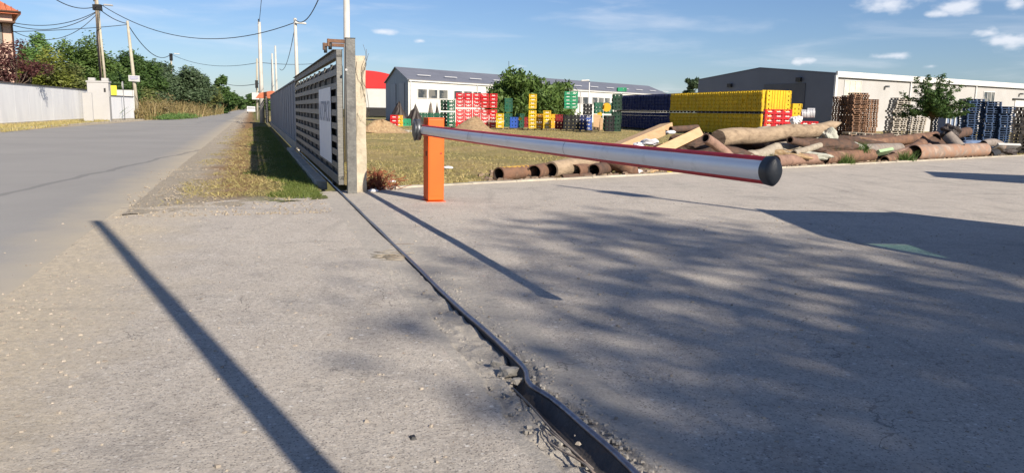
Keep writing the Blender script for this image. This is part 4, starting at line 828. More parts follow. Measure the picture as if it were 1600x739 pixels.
rA2, bA2, tA2 = pole((402, 190), (401.5, 92), 82, .12, .09, M['cpole'], 'darker thinner pole just behind the tall verge pole, with a white box', group=GP)
MB().box(D(400, 150.5, 81.5), (.75, .3, .7)).build('meter_box', M['white'], rA2); MB().box(D(401, 132, 81.5), (.22, .3, .8)).build('cable_clamp', M['dark'], rA2)
rB, bB, tB = pole((465, 150), (461, 29), 58, .17, .11, M['whitep'], 'tall white pole with a small lamp behind the far end of the gate', group=GP); lamphead(rB, tB - UP * .5, 1, .1, M['white'])
for px, pt, lab in ((433, 72, 'taller of two slim white masts behind the panel wall'), (428, 84, 'shorter of two slim white masts behind the panel wall')): pole((px, 160), (px - 3, pt), 85, .12, .09, M['whitep'], lab, name='white_mast', group='two slim white masts')
rE, bE, tE = pole((543, 200), (541, -50), 21, .095, .08, M['whitep'], 'white pole rising just behind the near gate post out of the picture', group=GP)
pole((796, 160), (795, 96), 130, .06, .04, M['hub'], 'very thin antenna mast above the big trees', name='antenna_mast')
rF, bF, tF = pole((919, 190), (921, 129), 72, .05, .045, M['white'], 'thin white lamp post beside the green crates', name='lamp_post'); lamphead(rF, tF, -1, .05, M['white'])
pole((425, 160), (424, 93), 95, .05, .04, M['hub'], 'thin grey mast left of the two white masts', name='antenna_mast')
# pole and street lamp behind / beside the viewer that throw the long straight shadows
bs = Vector((1.72, -.85, 0)); rG = empty('roadside_post', bs, 'tall steel post standing just behind the viewer', 'pole'); tt = Vector((-5.05 + .629 * 10.19, 9.22 - .777 * 10.19, 6.0)); MB().tube([bs, bs.lerp(tt, .5), tt], [.075, .07, .06], 14).build('shaft', M['whitep'], rG)
tp_ = Vector((.85 + .629 * 15.28, 14.94 - .777 * 15.28, 0)); rH = empty('corner_pole', tp_, 'concrete pole out of view on the right of the yard', 'pole'); MB().tube([tp_, tp_ + UP * 9], [.09, .05], 12).build('shaft', M['cpole'], rH); MB().box(tp_ + UP * 7.95, (.35, .25, .55)).build('junction', M['hub'], rH)
def wire(a, b, sag, label, r=.022, n=22, via=None):
    a, b = Vector(a), Vector(b); pts = [a.lerp(b, k / n) - UP * (sag * 4 * (k / n) * (1 - k / n)) for k in range(n + 1)]; return tag(MB().tube(pts, r, 6).build('overhead_cable', M['wire']), label, 'cable', 'overhead cables')
wire(jp + Vector((.4, 0, .2)), tB + Vector((0, 0, -.3)), 1.95, 'long sagging cable from the double wooden pole across the street to the white lamp pole', .03)
wire(jp, t2 - UP * .25, .25, 'short cable from the double wooden pole to the leaning concrete pole', .035)
wire(t2 - UP * .3, t3 - UP * .1, 1.5, 'cable from the leaning concrete pole to the street lamp pole', .04)
wire(t3 - UP * .1, D(405, 98, 82), .9, 'thin cable from the street lamp pole across the road', .025)
wire(D(405, 98, 82), D(500, 99, 110), .2, 'thin level cable passing behind the white lamp pole', .03)
wire(jp + UP * .1, D(70, -12, 62), .6, 'uppermost cable leaving the double wooden pole to the left', .035)
wire(D(150, 19, 71), D(20, 36, 62), .6, 'upper of the cables running left towards the pink house', .03)
wire(D(150, 20, 71), D(20, 40, 62), .8, 'lower of the twin cables running left towards the pink house', .03)
wire(D(150, 24, 71), D(20, 49, 62), 1.3, 'drooping cable crossing behind the others near the pink house', .025)
wire(t2 - UP * .35, D(20, 50, 62), .1, 'cable from the leaning concrete pole to the pink house', .03)
wire(tB - UP * .1, D(503, -14, 40), .7, 'cable rising from the white lamp pole out of the picture', .03)
wire(tA, D(410, -20, 50), .1, 'steep cable above the tall verge pole', .02)
wire(tB - UP * .5, D(437, 108, 95), 1.2, 'cable dropping from the white lamp pole to the far masts', .025)
wire(D(345, 128, 170), D(404, 131, 90), .5, 'far thin cable crossing the end of the road', .04)

# ------------------------------------------------------------------ vehicles
def car_profile(root, c, ang, L_, Wd, Ht, mt, van=False):
    ax = Vector((math.cos(ang), math.sin(ang), 0)); ay = Vector((-ax.y, ax.x, 0))
    if van: pr = [(-.5, .16), (-.5, .96), (-.49, 1.), (.24, 1.), (.30, .97), (.40, .56), (.485, .47), (.5, .40), (.5, .16)]
    else: pr = [(-.5, .2), (-.5, .5), (-.47, .62), (-.36, .68), (-.24, .97), (-.18, 1.), (.08, 1.), (.14, .97), (.27, .66), (.46, .55), (.5, .42), (.5, .2)]
    return ax, ay, pr
def van(loc, ang, label, mt, Ht=2.6):
    L_, Wd = 6.0, 2.05; root = empty('parked_van', loc, label, 'van', None); loc = Vector(loc); ax, ay, pr = car_profile(root, loc, ang, L_, Wd, Ht, mt, True)
    P = lambda x, y, z: loc + ax * (x * L_) + ay * y + UP * (z * Ht)
    # body shell without the cab side glass: lower body, cargo box, roof, pillars
    glassm = bpy.data.materials.get('van_glass') or mat('van_glass', (.35, .55, .5), None, .05, 2)
    mb = MB(); mb.prism([P(x, -Wd / 2, z) for x, z in ((-.5, .12), (-.5, .52), (.43, .52), (.487, .46), (.5, .40), (.5, .12))], ay * Wd)
    k_ = -.31
    MB().prism([P(x, -Wd / 2, z) for x, z in ((-.5, .50), (-.5, 1.), (.16 + k_, 1.), (.16 + k_, .50))], ay * Wd).build('cargo_box', mt, root, bevel=.28)
    mb.prism([P(x, -Wd / 2, z) for x, z in ((.14 + k_, .93), (.14 + k_, 1.), (.265 + k_, 1.), (.305 + k_, .93))], ay * Wd)
    for y in (-Wd / 2, Wd / 2 - .07):
        mb.prism([P(x, y, z) for x, z in ((.285 + k_, .93), (.31 + k_, .93), (.435 + k_, .52), (.405 + k_, .52))], ay * .07)
    for y in (-Wd / 2, Wd / 2 - .05): mb.prism([P(x, y, z) for x, z in ((.155 + k_, .52), (.155 + k_, .72), (.345 + k_, .72), (.405 + k_, .52))], ay * .05)
    mb.build('body', mt, root, bevel=.05)
    gl = MB().add([P(.307 + k_, -Wd / 2 + .07, .93), P(.307 + k_, Wd / 2 - .07, .93), P(.43 + k_, Wd / 2 - .07, .52), P(.43 + k_, -Wd / 2 + .07, .52)], [(0, 1, 2, 3)])
    gl.build('windscreen', TG, root)
    for y in (-Wd / 2 + .03, Wd / 2 - .03): MB().add([P(.165 + k_, y, .72), P(.165 + k_, y, .93), P(.285 + k_, y, .93), P(.345 + k_, y, .72)], [(0, 1, 2, 3)]).build('side_window', TG, root)
    for x in (-.3, .33):
        for y in (-1, 1):
            w = MB().tube([P(x, y * (Wd / 2 - .26), 0) + UP * .34, P(x, y * (Wd / 2 - .02), 0) + UP * .34], .34, 24).build('wheel', M['blackp'], root); MB().tube([P(x, y * (Wd / 2 - .02), 0) + UP * .34, P(x, y * (Wd / 2), 0) + UP * .34], [.2, .17], 20).build('rim', M['hub'], w)
    for y in (-.75, .75): MB().box(P(.497, y, .36), (.08, .35, .22), (ax, ay, UP)).build('headlight', M['white'], root, bevel=.02)
    for y in (-1.13, 1.13): MB().box(P(.33, y, .62), (.1, .16, .3), (ax, ay, UP)).build('mirror', M['dark'], root, bevel=.02)
    MB().box(P(.5, 0, .2), (.1, Wd - .1, .25), (ax, ay, UP)).build('bumper', M['dark'], root, bevel=.02)
TG = bpy.data.materials.new('tinted_window'); TG.use_nodes = True
_n = TG.node_tree; _g = _n.nodes.new('ShaderNodeBsdfTransparent'); _g.inputs[0].default_value = (.62, .9, .82, 1); _gl = _n.nodes.new('ShaderNodeBsdfGlossy'); _gl.inputs['Roughness'].default_value = .03; _m = _n.nodes.new('ShaderNodeMixShader'); _m.inputs[0].default_value = .08
_n.links.new(_g.outputs[0], _m.inputs[1]); _n.links.new(_gl.outputs[0], _m.inputs[2]); _n.links.new(_m.outputs[0], _n.nodes['Material Output'].inputs[0])
va = math.atan2(.985, -.11)
van(Vector((7.50, 5.35, 0)), math.atan2(-1., .0), 'white van parked out of view on the right of the slab', M['white'], 2.6)
van(Vector((16.6, 15.35, 0)), math.atan2(-.35, .94), 'unseen white van added to cast the shadows at the right of the yard', M['white'], 2.9)  # added out of view as a stand-in caster for shadows of unknown source
def car(loc, ang, label, mt):
    L_, Wd, Ht = 4.3, 1.75, 1.47; root = empty('parked_car', loc, label, 'car', 'cars far down the street'); ax, ay, pr = car_profile(root, loc, ang, L_, Wd, Ht, mt); loc = Vector(loc)
    P = lambda x, y, z: loc + ax * (x * L_) + ay * y + UP * (z * Ht)
    MB().prism([P(x, -Wd / 2, z) for x, z in pr], ay * Wd).build('body', mt, root, bevel=.05)
    for sg in (-1, 1): MB().prism([P(x, sg * (Wd / 2 + .003), z) for x, z in ((-.33, .68), (-.22, .93), (.12, .93), (.22, .68))], ay * sg * .01).build('side_window', M['glass'], root)
    MB().add([P(.145, -.7, .95), P(.145, .7, .95), P(.26, .78, .69), P(.26, -.78, .69)], [(0, 1, 2, 3)]).build('windscreen', M['glass'], root)
    root2 = MB().add([P(-.245, -.7, .955), P(-.245, .7, .955), P(-.355, .78, .71), P(-.355, -.78, .71)], [(0, 1, 2, 3)]).build('rear_window', M['glass'], root)
    for x in (-.32, .32):
        for y in (-1, 1): MB().tube([P(x, y * (Wd / 2 - .2), 0) + UP * .3, P(x, y * (Wd / 2 + .01), 0) + UP * .3], .3, 18).build('wheel', M['blackp'], root)
c = G(358, 171.6); car(S(150, -7.6), math.atan2(DV.y, DV.x) + .3, 'dark grey car parked at the left edge of the far road', mat('dark_car_paint', (.05, .055, .07), None, .3, 2, metal=.3))
car(S(185, -.2), math.atan2(-DV.y, -DV.x), 'white car parked on the right verge of the far road', M['white'])

# ------------------------------------------------------------------ crates
def crate_mesh(name, mt, lab=False, w=.6, d=.4, h=.28, cells=2):
    mb = MB(); th = .018
    def wall(c, L_, ax, nrm):
        a = (ax, nrm, UP)
        if lab:
            mb.box(c + UP * .035, (L_, th, .07), a); mb.box(c + UP * (h - .022), (L_, th, .044), a); mb.box(c + UP * (h * .47), (L_, th * .8, .09), a)
        else:
            mb.box(c + UP * .075, (L_, th, .15), a); mb.box(c + UP * (h - .022), (L_, th, .044), a)
        kk = cells if lab else 2
        for k in range(kk + 1): mb.box(c + ax * (-L_ / 2 + .04 + (L_ - .08) * k / kk) + UP * h / 2, (.05 if lab else .17, th * 1.15, h - .03), a)
        if lab: mb.box(c + UP * (h * .47) + nrm * (th * .6), (L_ * .42, .006, .06), a, mi=1)
    X, Y_ = Vector((1, 0, 0)), Vector((0, 1, 0))
    wall(Y_ * (-d / 2), w, X, -Y_); wall(Y_ * (d / 2), w, X, Y_); wall(X * (-w / 2), d, Y_, -X); wall(X * (w / 2), d, Y_, X)
    mb.box(UP * .02, (w - .02, d - .02, .02)); 
    o = mb.build(name, [mt, M['cratelabel']], origin=(0, 0, 0)); return o
crate_lib = {}; CRATES = []
def crate(color, loc, rz, label, group, lab=False, small=False):
    d = math.hypot(loc[0], loc[1]); v = Vector((loc[0], loc[1], 0)).normalized(); a = rz
    area = (.6 * abs(v.x * -math.sin(a) + v.y * math.cos(a)) if color not in ('yellow_',) else 0) * F * F / d ** 2 * .28
    CRATES.append((area, color, Vector(loc), rz + rng.normal(0, .012), label, group, lab))
def flush_crates(limit=298):
    CRATES.sort(key=lambda c: -c[0]); lib = {}
    for area, color, loc, rz, label, group, lab in CRATES[:limit]:
        if (color, lab) not in lib: lib[(color, lab)] = o = crate_mesh('bottle_crate', CR[color], lab, cells=3)
        else: o = lib[(color, lab)].copy(); SC.collection.objects.link(o)
        o.location = loc; o.rotation_euler = (0, 0, rz); tag(o, label, 'crate', group)
    rest = CRATES[limit:]; src = {}; V = []; Fs = []; mi = []; n = 0; mats = []
    for area, color, loc, rz, label, group, lab in rest:
        if lab not in src:
            t = crate_mesh('t', CR['red'], lab, cells=3); me = t.data; v = np.zeros(len(me.vertices) * 3); me.vertices.foreach_get('co', v); f = np.array([tuple(p.vertices) for p in me.polygons]); m = np.array([p.material_index for p in me.polygons]); src[lab] = (v.reshape(-1, 3), f, m); bpy.data.objects.remove(t)
        v, f, m = src[lab]; c, q = math.cos(rz), math.sin(rz); V.append(v @ np.array([[c, q, 0], [-q, c, 0], [0, 0, 1]]) + np.array(loc)); Fs.append(f + n); n += len(v)
        if CR[color] not in mats: mats.append(CR[color])
        mi.append(np.where(m == 1, 99, mats.index(CR[color])))
    mats.append(M['cratelabel']); mi = np.concatenate(mi); mi[mi == 99] = len(mats) - 1
    o = npmesh('stacked_crates', np.concatenate(V), np.concatenate(Fs), mats[0]); [o.data.materials.append(m) for m in mats[1:]]; o.data.polygons.foreach_set('material_index', mi.astype(np.int32)); tag(o, 'the many farther and narrower-seen crates of the stacks in the yard', 'crates', kind='stuff')
PAL = {}
def pallet(kind, loc, rz, label, group=None, name='pallet'):
    if kind not in PAL:
        mb = MB()
        for k in range(7): mb.box((0, -.36 + k * .12, .133), (1.2, .09, .022))
        for x in (-.55, 0, .55): mb.box((x, 0, .111), (.1, .8, .022)); [mb.box((x, y, .061), (.1, .1 if y else .14, .078)) for y in (-.35, 0, .35)]
        for y in (-.35, 0, .35): mb.box((0, y, .011), (1.2, .1, .022))
        o = mb.build(name, M[kind], origin=(0, 0, 0)); PAL[kind] = o
    else: o = PAL[kind].copy(); SC.collection.objects.link(o)
    o.location = loc; o.rotation_euler = (0, 0, rz); return tag(o, label, 'pallet', group)
CHh = .286
sdir = math.atan2(DV.y, DV.x)
# long block: navy then yellow, side in shade, sunlit yellow end
P0 = D(1189, 190, 53); P0.z = 0; Pn = D(959, 190, 78); Pn.z = 0; bd = (Pn - P0).normalized(); bn = Vector((bd.y, -bd.x, 0)); 
if bn.dot(P0) < 0: bn = -bn       # points away from the viewer side (into the block)
BL = (Pn - P0).length; ny = 22; nn = 20; ba = math.atan2(bd.y, bd.x)
for i in range(ny + nn):
    col = 'yellow' if i < ny else 'navy'; lab_ = 'yellow crate in the shaded side of the long crate block' if i < ny else 'navy blue crate in the long side of the crate block'; gr = 'crates of the shaded yellow side' if i < ny else 'navy crates of the long block'
    pos = P0 + bd * (.32 + i * (BL - .6) / (ny + nn - 1)) + bn * .2
    for tier in (0, 1):
        for k in range(5): 
            z = .15 + tier * (5 * CHh + .17) + k * CHh
            if i < ny or not (i > ny + nn - 3 and tier == 1 and k == 4): crate(col, pos + UP * z + bn * rng.normal(0, .018) + bd * rng.normal(0, .006), ba, lab_, gr)
for i in range(21):
    for tier in (0, 1): pallet('palletk', P0 + bd * (.65 + i * (BL - 1.2) / 20) + bn * .42 + UP * (tier * (5 * CHh + .165) + (.001 if tier else 0)), ba, 'pallet under the upper crates of the long block' if tier else 'pallet on the ground under the long crate block', 'pallets of the long crate block')
for j in range(1, 5):
    for tier in (0, 1):
        for k in range(5):
            if tier == 0 and j > 1: continue
            crate('yellow', P0 + bd * .12 + bn * (.15 + j * .42) + UP * (.15 + tier * (5 * CHh + .17) + k * CHh), ba + math.pi / 2 if False else ba + math.pi / 2, 'bright yellow crate in the sunlit end of the long block', 'crates of the sunlit yellow end')
# red crates at the foot of the yellow end, and more behind
def stack_px(x0, x1, ytop, ybase, Y, color, label, group, lab=False, rz=0., small=False, zb=None, rows=None):
    cw = (.42 if small else .62) * 1.02; b0, b1 = D(x0, ybase, Y), D(x1, ybase, Y); n = max(1, round((b1 - b0).length / cw)); z0 = max(b0.z, 0) if zb is None else zb; rows = rows or max(1, round((D(x0, ytop, Y).z - z0) / CHh)); cw = (b1 - b0).length / n
    for i in range(n):
        p = b0.lerp(b1, (i + .5) / n); jz = rng.normal(0, .03)
        for k in range(rows):
            if rows > 6 and k * 2 // rows == 1: gap = .12
            else: gap = 0.
            crate(color, Vector((p.x + rng.normal(0, .008), p.y + jz, z0 + k * CHh + gap)), rz, label, group, lab, small)
Y = 64
stack_px(1193, 1235, 178, 197, 50, 'red', 'red crate with white labels below the sunlit yellow end', 'red crates below the yellow end', True, zb=.45, rows=5)
stack_px(1235, 1250, 159, 186, 54, 'yellow', 'yellow crate in the small stack right of the sunlit yellow end', 'small yellow stack right of the block', zb=.9, rows=5)
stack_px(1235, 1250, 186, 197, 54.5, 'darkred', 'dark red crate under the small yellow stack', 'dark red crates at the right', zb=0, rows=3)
stack_px(1250, 1275, 184, 196, 50, 'red', 'red crate in the low row under the glass bottles', 'low red row at the right', True, zb=.3, rows=3)
for x, y, w, h, lab in ((1258, 178, .55, .5, 'left bundle of clear white bottles on the low red crates'), (1267, 178, .45, .6, 'right bundle of clear white bottles on the low red crates')):
    p = D(x, 184, 50); mb = MB()
    for i in range(5):
        for j in range(2): mb.tube([p + Vector((-.2 + i * .1, j * .12, 0)), p + Vector((-.2 + i * .1, j * .12, h * .65)), p + Vector((-.2 + i * .1, j * .12, h * .8)), p + Vector((-.2 + i * .1, j * .12, h))], [.045, .045, .018, .018], 8)
    tag(mb.build('bottle_bundle', M['plasticbag']), lab, 'bottles', 'bundles of clear bottles')
for x, y, s_, lab in ((1241, 189, .28, 'crumpled white bag left of the low red crates'), (1248, 187, .22, 'smaller crumpled white bag beside the low red crates')):
    p = D(x, y, 49); mb = MB(); bmx = bmesh.new(); bmesh.ops.create_icosphere(bmx, subdivisions=3, radius=s_)
    mb.add([p + Vector(v.co) * (1 + .25 * math.sin(v.co.x * 40 + v.co.z * 31) * math.sin(v.co.y * 37)) for v in bmx.verts], [tuple(v.index for v in f.verts) for f in bmx.faces]); bmx.free(); tag(mb.build('white_bag', M['plasticbag']), lab, 'bag', 'white bags by the red crates')
ST = [(690, 700, 157, 196, 63, 'darkgreen', 'green crate on the left of the green stack, its shade put into darker plastic', 'green crates coloured as shaded, left of the red stack', False),  # shaded end of the green stack, painted by using a darker plastic
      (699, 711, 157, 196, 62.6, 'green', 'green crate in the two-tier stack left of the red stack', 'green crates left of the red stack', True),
      (712, 777, 148, 194, 63, 'red', 'red crate with pale labels in the tall red stack', 'crates of the tall red stack', True),
      (775, 787, 175, 198, 62, 'yellow', 'yellow crate in the low stack at the right foot of the red stack', 'low yellow stack by the red one', True),
      (787, 801, 155, 198, 66, 'green', 'dark teal crate in the tall stack between the yellow stacks', 'tall teal stack', False),
      (800, 806, 183, 198, 63, 'blue', 'blue crate squeezed between the two teal stacks', 'narrow blue stack', False),
      (806, 819, 179, 198, 64, 'green', 'teal crate in the low stack with a yellow sticker', 'low teal stack', False),
      (819, 824, 181, 199, 66, 'darkred', 'dark red crate in the narrow stack left of the tall yellow one', 'narrow dark red stack', False),
      (824, 839, 149, 199, 62, 'yellow', 'yellow crate in the tallest yellow stack before the trees', 'tallest yellow stack', True),
      (838, 847, 178, 198, 63, 'orange', 'orange-yellow crate in the low stack right of the tallest yellow one', 'low orange stack', True),
      (848, 861, 175, 199, 62, 'yellow', 'yellow crate in the low stack second to the right of the tallest yellow one', 'low yellow stack at the right', True),
      (861, 867, 177, 198, 66, 'orange', 'orange crate half hidden behind the low yellow stack', 'hidden orange stack', False),
      (867, 881, 178, 200, 61, 'darkred', 'wine red crate in the stack left of the black ones', 'wine red stack', False),
      (880, 904, 179, 202, 60, 'black', 'black crate in the wide low black stack', 'black crates of the low stack', False),
      (904, 913, 179, 202, 60, 'navy', 'dark navy crate in the narrow stack left of the bright blue one', 'narrow navy stack', False),
      (913, 923, 179, 202, 60, 'blue', 'bright blue crate with white marks under the black ones', 'bright blue stack', True),
      (926, 957, 165, 203, 61, 'green', 'green crate in the wide mixed stack beside the black crates', 'green crates of the mixed stack', False),
      (945, 958, 181, 208, 56, 'black', 'black crate in the low stack before the green ones', 'black crates before the green stack', False),
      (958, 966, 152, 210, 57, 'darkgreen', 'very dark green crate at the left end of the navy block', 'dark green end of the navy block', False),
      (613, 620, 180, 193, 60, 'red', 'red crate in the tiny pile left of the barrier', 'tiny red pile', True), (620, 626, 180, 193, 60, 'orange', 'orange crate in the tiny pile left of the barrier', 'tiny orange pile', True),
      (629, 640, 183, 193, 62, 'lightgreen', 'small green crate beside the tiny red and orange pile', 'small green pile', False)]
for x0, x1, yt, yb, Y, col, lab, gr, lb in ST: stack_px(x0, x1, yt, yb, Y, col, lab, gr, lb, zb=.12 if Y > 55 else None)
stack_px(882, 901, 153, 177, 66, 'lightgreen', 'light green crate in the block raised above the black crates', 'raised light green crates', True, zb=1.75, rows=5)
stack_px(911, 925, 164, 179, 61, 'black', 'black crate stacked above the bright blue ones', 'black crates above the blue', False, zb=1.27, rows=3)
stack_px(652, 690, 175, 182, 80, 'green', 'green crate in the far low row behind the orange barrier post', 'far green row', False, zb=0.0, rows=4)
stack_px(967, 974, 153, 161, 57.5, 'lightgreen', 'single light green crate on top of the dark green end', 'single light green crate', False, zb=3.02, rows=1)
for x, y, cc, lab in ((812, 186, 'yellow', 'square yellow sticker on the low teal stack'), (937, 179, 'yellow', 'round yellow disc hanging on the green crates'), (937, 187, 'yellow', 'lower round yellow disc on the green crates'), (948, 168, 'orange', 'orange patterned cloth on the mixed green stack')):
    p = D(x, y, 59.4 if x > 900 else 62.9); tag(MB().tube([p, p + Vector((0, .04, 0))], .19 if cc == 'yellow' else .33, 16 if x > 900 else 4).build('sticker' if x < 900 else 'round_disc', CR[cc]), lab, 'marker')
for i in range(8):   # pallets under the colour stacks
    x = 716 + i * 30; pallet('palletd', Vector((D(x, 198, 63.3).x, 63.3, -.03)), rng.normal(0, .03), 'low pallet under the coloured crate stacks', 'pallets under the coloured stacks')
p = D(932, 195, 57.5); tag(MB().box((p.x, p.y, .75), (.5, .3, 1.1), jit=.03).box((p.x + .35, p.y, .62), (.2, .3, .9), jit=.02).build('wood_scrap', M['timber']), 'upright pale wooden box before the green crates', 'box')
flush_crates()
# dark draped heaps near the white hall
def heap(px, pyt, pyb, hw, Y, mt, label, name='draped_heap', cat='heap', peak=1., seed=1, sharp=1.2):
    c = D(px, pyb, Y); zt_ = D(px, pyt, Y).z; r = hw / F * Y * (1.5 if sharp < 1 else 1.25); n = 26; vs = []; fs = []; 
    for i in range(n + 1):
        rr = i / n
        for k in range(36):
            a = 2 * math.pi * k / 36; z = (((1 - rr) ** sharp) if sharp < 1 else (.5 + .5 * math.cos(math.pi * min(rr * (1 + .25 * math.sin(a * 2 + seed)), 1)))) * zt_ * (1 + .35 * float(vnoise(math.cos(a) * 2 + rr * 2, math.sin(a) * 2, 1.6, seed))) + .05 * float(vnoise(math.cos(a) * rr * 9, math.sin(a) * rr * 9, 1.3, seed + 3)) * (1 - rr); q = rr * (1 + .5 * float(vnoise(math.cos(a), math.sin(a), 1.7, seed + 7)))
            vs.append(Vector((c.x + math.cos(a) * r * q, c.y + math.sin(a) * r * q * .8, max(z, 0) - .03 * (i == n))))
    for i in range(n):
        for k in range(36): fs.append((i * 36 + k, i * 36 + (k + 1) % 36, (i + 1) * 36 + (k + 1) % 36, (i + 1) * 36 + k))
    return tag(MB().add(vs, fs, 0, True).build(name, mt), label, cat)
heap(624, 161, 194, 12, 72, M['tarp'], 'dark pointed draped heap at the corner of the white warehouse', seed=4, sharp=.9); heap(649, 166, 194, 10, 72, M['tarp'], 'dark pointed draped heap right of the warehouse corner', seed=5, sharp=.9); heap(683, 163, 178, 4, 84, M['tarp'], 'small dark pointed heap before the warehouse wall', seed=6, sharp=.9)
heap(741, 184, 199, 38, 55, M['soil'], 'brown earth mound in front of the red crates', 'earth_mound', 'earth mound', seed=8, sharp=1.4); heap(596, 188, 202, 34, 47, M['soil'], 'low brown earth mound just right of the concrete gate post', 'earth_mound', 'earth mound', seed=9, sharp=1.4)
heap(673, 163, 180, 4.5, 84, M['gpipe'], 'rounded grey heap before the white warehouse wall', seed=12, sharp=1.4)
rubble('stone_edging', 40, lambda i: (D(604 + i * 1.3, 196, 50) * 1 - UP * (D(604 + i * 1.3, 196, 50).z - .04), rng.uniform(.5, 1.2)), .14, M['crumb'], 'low row of pale rubble at the field edge', cat='rubble')

# ------------------------------------------------------------------ pallets on the right
def pstack(px, yb, Y, n, kind, label, group, rz=0., wob=.03, lean=0., z0=0.):
    b = D(px, yb, Y); 
    for k in range(n): pallet(kind, Vector((b.x + rng.normal(0, wob) + lean * k, b.y + rng.normal(0, wob), z0 + k * .1455)), rz + rng.normal(0, .03), label, group)
GB = 'pallets of the brown stacks'
for px, n, Y, lab in ((1313, 21, 61.5, 'brown pallet in the shaded left of the brown stacks'), (1337, 23, 60.5, 'brown pallet in the tallest middle brown stack'), (1354, 20, 61.8, 'brown pallet in the right-hand brown stack')): pstack(px, 205, Y, n, 'palletb', lab, GB, rz=.15)
pstack(1326, 205, 62.6, 22, 'palletb', 'brown pallet in the brown stack behind the others', GB, rz=.15)
pstack(1397, 205, 56, 20, 'palletg', 'grey-white pallet in the ragged pale stack left of the small tree', 'pallets of the tall pale stack', rz=.3, wob=.05, lean=.012)
pstack(1428, 205, 57, 11, 'palletg', 'grey-white pallet in the lower pale stack behind the small tree', 'pallets of the low pale stack', rz=.2, wob=.05)
pstack(1470, 205, 60, 12, 'palletblue', 'dark blue pallet in the stack hidden behind the small tree', 'blue pallets behind the tree', rz=.2)
for px, n, lab in ((1513, 19, 'blue pallet in the left blue stack'), (1541, 18, 'blue pallet in the middle blue stack'), (1564, 16, 'blue pallet in the right blue stack')): pstack(px, 205, 50, n, 'palletblue', lab, 'pallets of the three blue stacks', rz=.25, wob=.02)
pstack(1604, 205, 34.5, 14, 'palletd', 'old grey-brown pallet in the near stack at the right edge', 'pallets of the near right stack', rz=.75, wob=.025)
pstack(1357, 205, 52, 2, 'palletg', 'pale pallet in the low pair before the brown stacks', 'low pair of pale pallets', rz=.2, z0=.15)
pstack(1332, 205, 54, 1, 'palletg', 'single flat pale pallet left of the low pair', 'flat pale pallet', rz=.2, z0=.3)
# white container frames behind the tree
p = D(1487, 205, 54); cg = empty('pallet_cage', (p.x, p.y, 0), 'white slatted cage box between the tree and the blue pallets', 'cage box')
MB().box((p.x, p.y, 1.0), (1.5, 1.0, 1.7)).build('liner', M['bluetarp'], cg)
for k in range(6): MB().box((p.x - .75 + k * .3, p.y - .54, 1.05), (.07, .05, 1.9)).build('slat', M['white'], cg)
MB().box((p.x, p.y - .54, 2.0), (1.6, .06, .12)).build('top_bar', M['white'], cg)
p = D(1497, 205, 53); pallet('timberp', Vector((p.x, p.y, 1.75)), .1, 'orange pallet lying on the white cage box') if 'timberp' in M else None

# ------------------------------------------------------------------ scrap heap along the kerb
def pipe_px(a, b, Ya, Yb, r, mt, label, name='rusty_pipe', cat='pipe', th=.03, bend=None, r2=None, parts=None):
    A_, B_ = D(a[0], a[1], Ya), D(b[0], b[1], Yb); o = MB().pipe(A_, B_, r, th, 22, 0, 1, bend, r2).build(name, [mt, M['inside']]); tag(o, label, cat); return o, A_, B_
def Yk(px, off=.6):     # depth just beyond the kerb at a photo column
    k = ray(px, 280); m = k[0] / k[1]; a = S(kerb_s(0), 0); dv = (S(kerb_s(10), 10) - a); t = (m * a.y - a.x) / (dv.x - m * dv.y); return (a + dv * t).y + off
def zr(px, r, off=.6):  # centre row so that a pipe of radius r rests on the ground
    Y = Yk(px, off); lo_, hi_ = 150., 330.
    for _ in range(30):
        m = (lo_ + hi_) / 2
        if D(px, m, Y).z > r: lo_ = m
        else: hi_ = m
    return (px, (lo_ + hi_) / 2)
SP = 'scrap pipes heaped along the kerb'
def ground_pipe(x0, x1, o0, o1, r, mt, label, lift0=0., lift1=0., **k):
    Y0, Y1 = Yk(x0, o0), Yk(x1, o1); A_, B_ = D(x0, 200, Y0), D(x1, 200, Y1); A_.z = r + lift0 - .01; B_.z = r + lift1 - .01
    o = MB().pipe(A_, B_, r, k.pop('th', .02), 24, 0, 1, k.get('bend'), k.get('r2')).build(k.get('name', 'rusty_pipe'), [mt, M['inside']]); tag(o, label, 'pipe', SP); return o, A_, B_
o, a, b = ground_pipe(780, 833, .35, .75, .145, M['rust'], 'short rusty pipe with yellow moss, leftmost of the scrap heap')
for k in range(6):
    q = a.lerp(b, .12 + .14 * k) + UP * .142 + Vector((0, -.03, 0)); MB().add([q + Vector((.07 * math.cos(t), .05 * math.sin(t), .0)) * (1 + .4 * math.sin(3 * t + k)) + UP * (.004 - .03 * abs(math.sin(t))) for t in np.linspace(0, 6.28, 13)[:-1]] + [q + UP * .01], [(i, (i + 1) % 12, 12) for i in range(12)]).build('moss', M['moss'], None)
    mo = SC.collection.objects[-1]; mo.parent = o; mo.location = mo.location - o.location
ground_pipe(836, 858, .3, .9, .16, M['rust'], 'stubby rusty pipe section between the mossy pipe and the hollow log')
o = MB().pipe(D(861, 266, Yk(861, .35)), D(926, 253, Yk(926, 1.1)), .185, .04, 24, 0, 1).build('hollow_log', [M['log'], M['inside']]); tag(o, 'pale hollow log lying open end forward on the left of the scrap heap', 'log')
ground_pipe(900, 935, .3, 1.3, .15, M['rust'], 'dark-mouthed rusty pipe right of the hollow log'); ground_pipe(930, 952, .25, 1.0, .15, M['rustd'], 'second dark-mouthed pipe with a pale rim right of the hollow log')
ground_pipe(880, 925, .15, .3, .05, M['rustd'], 'thin rusty tube at the foot of the hollow log')
ground_pipe(915, 960, .9, 1.9, .12, M['rustd'], 'dark pipe lying on the two dark-mouthed pipes', .22, .3)
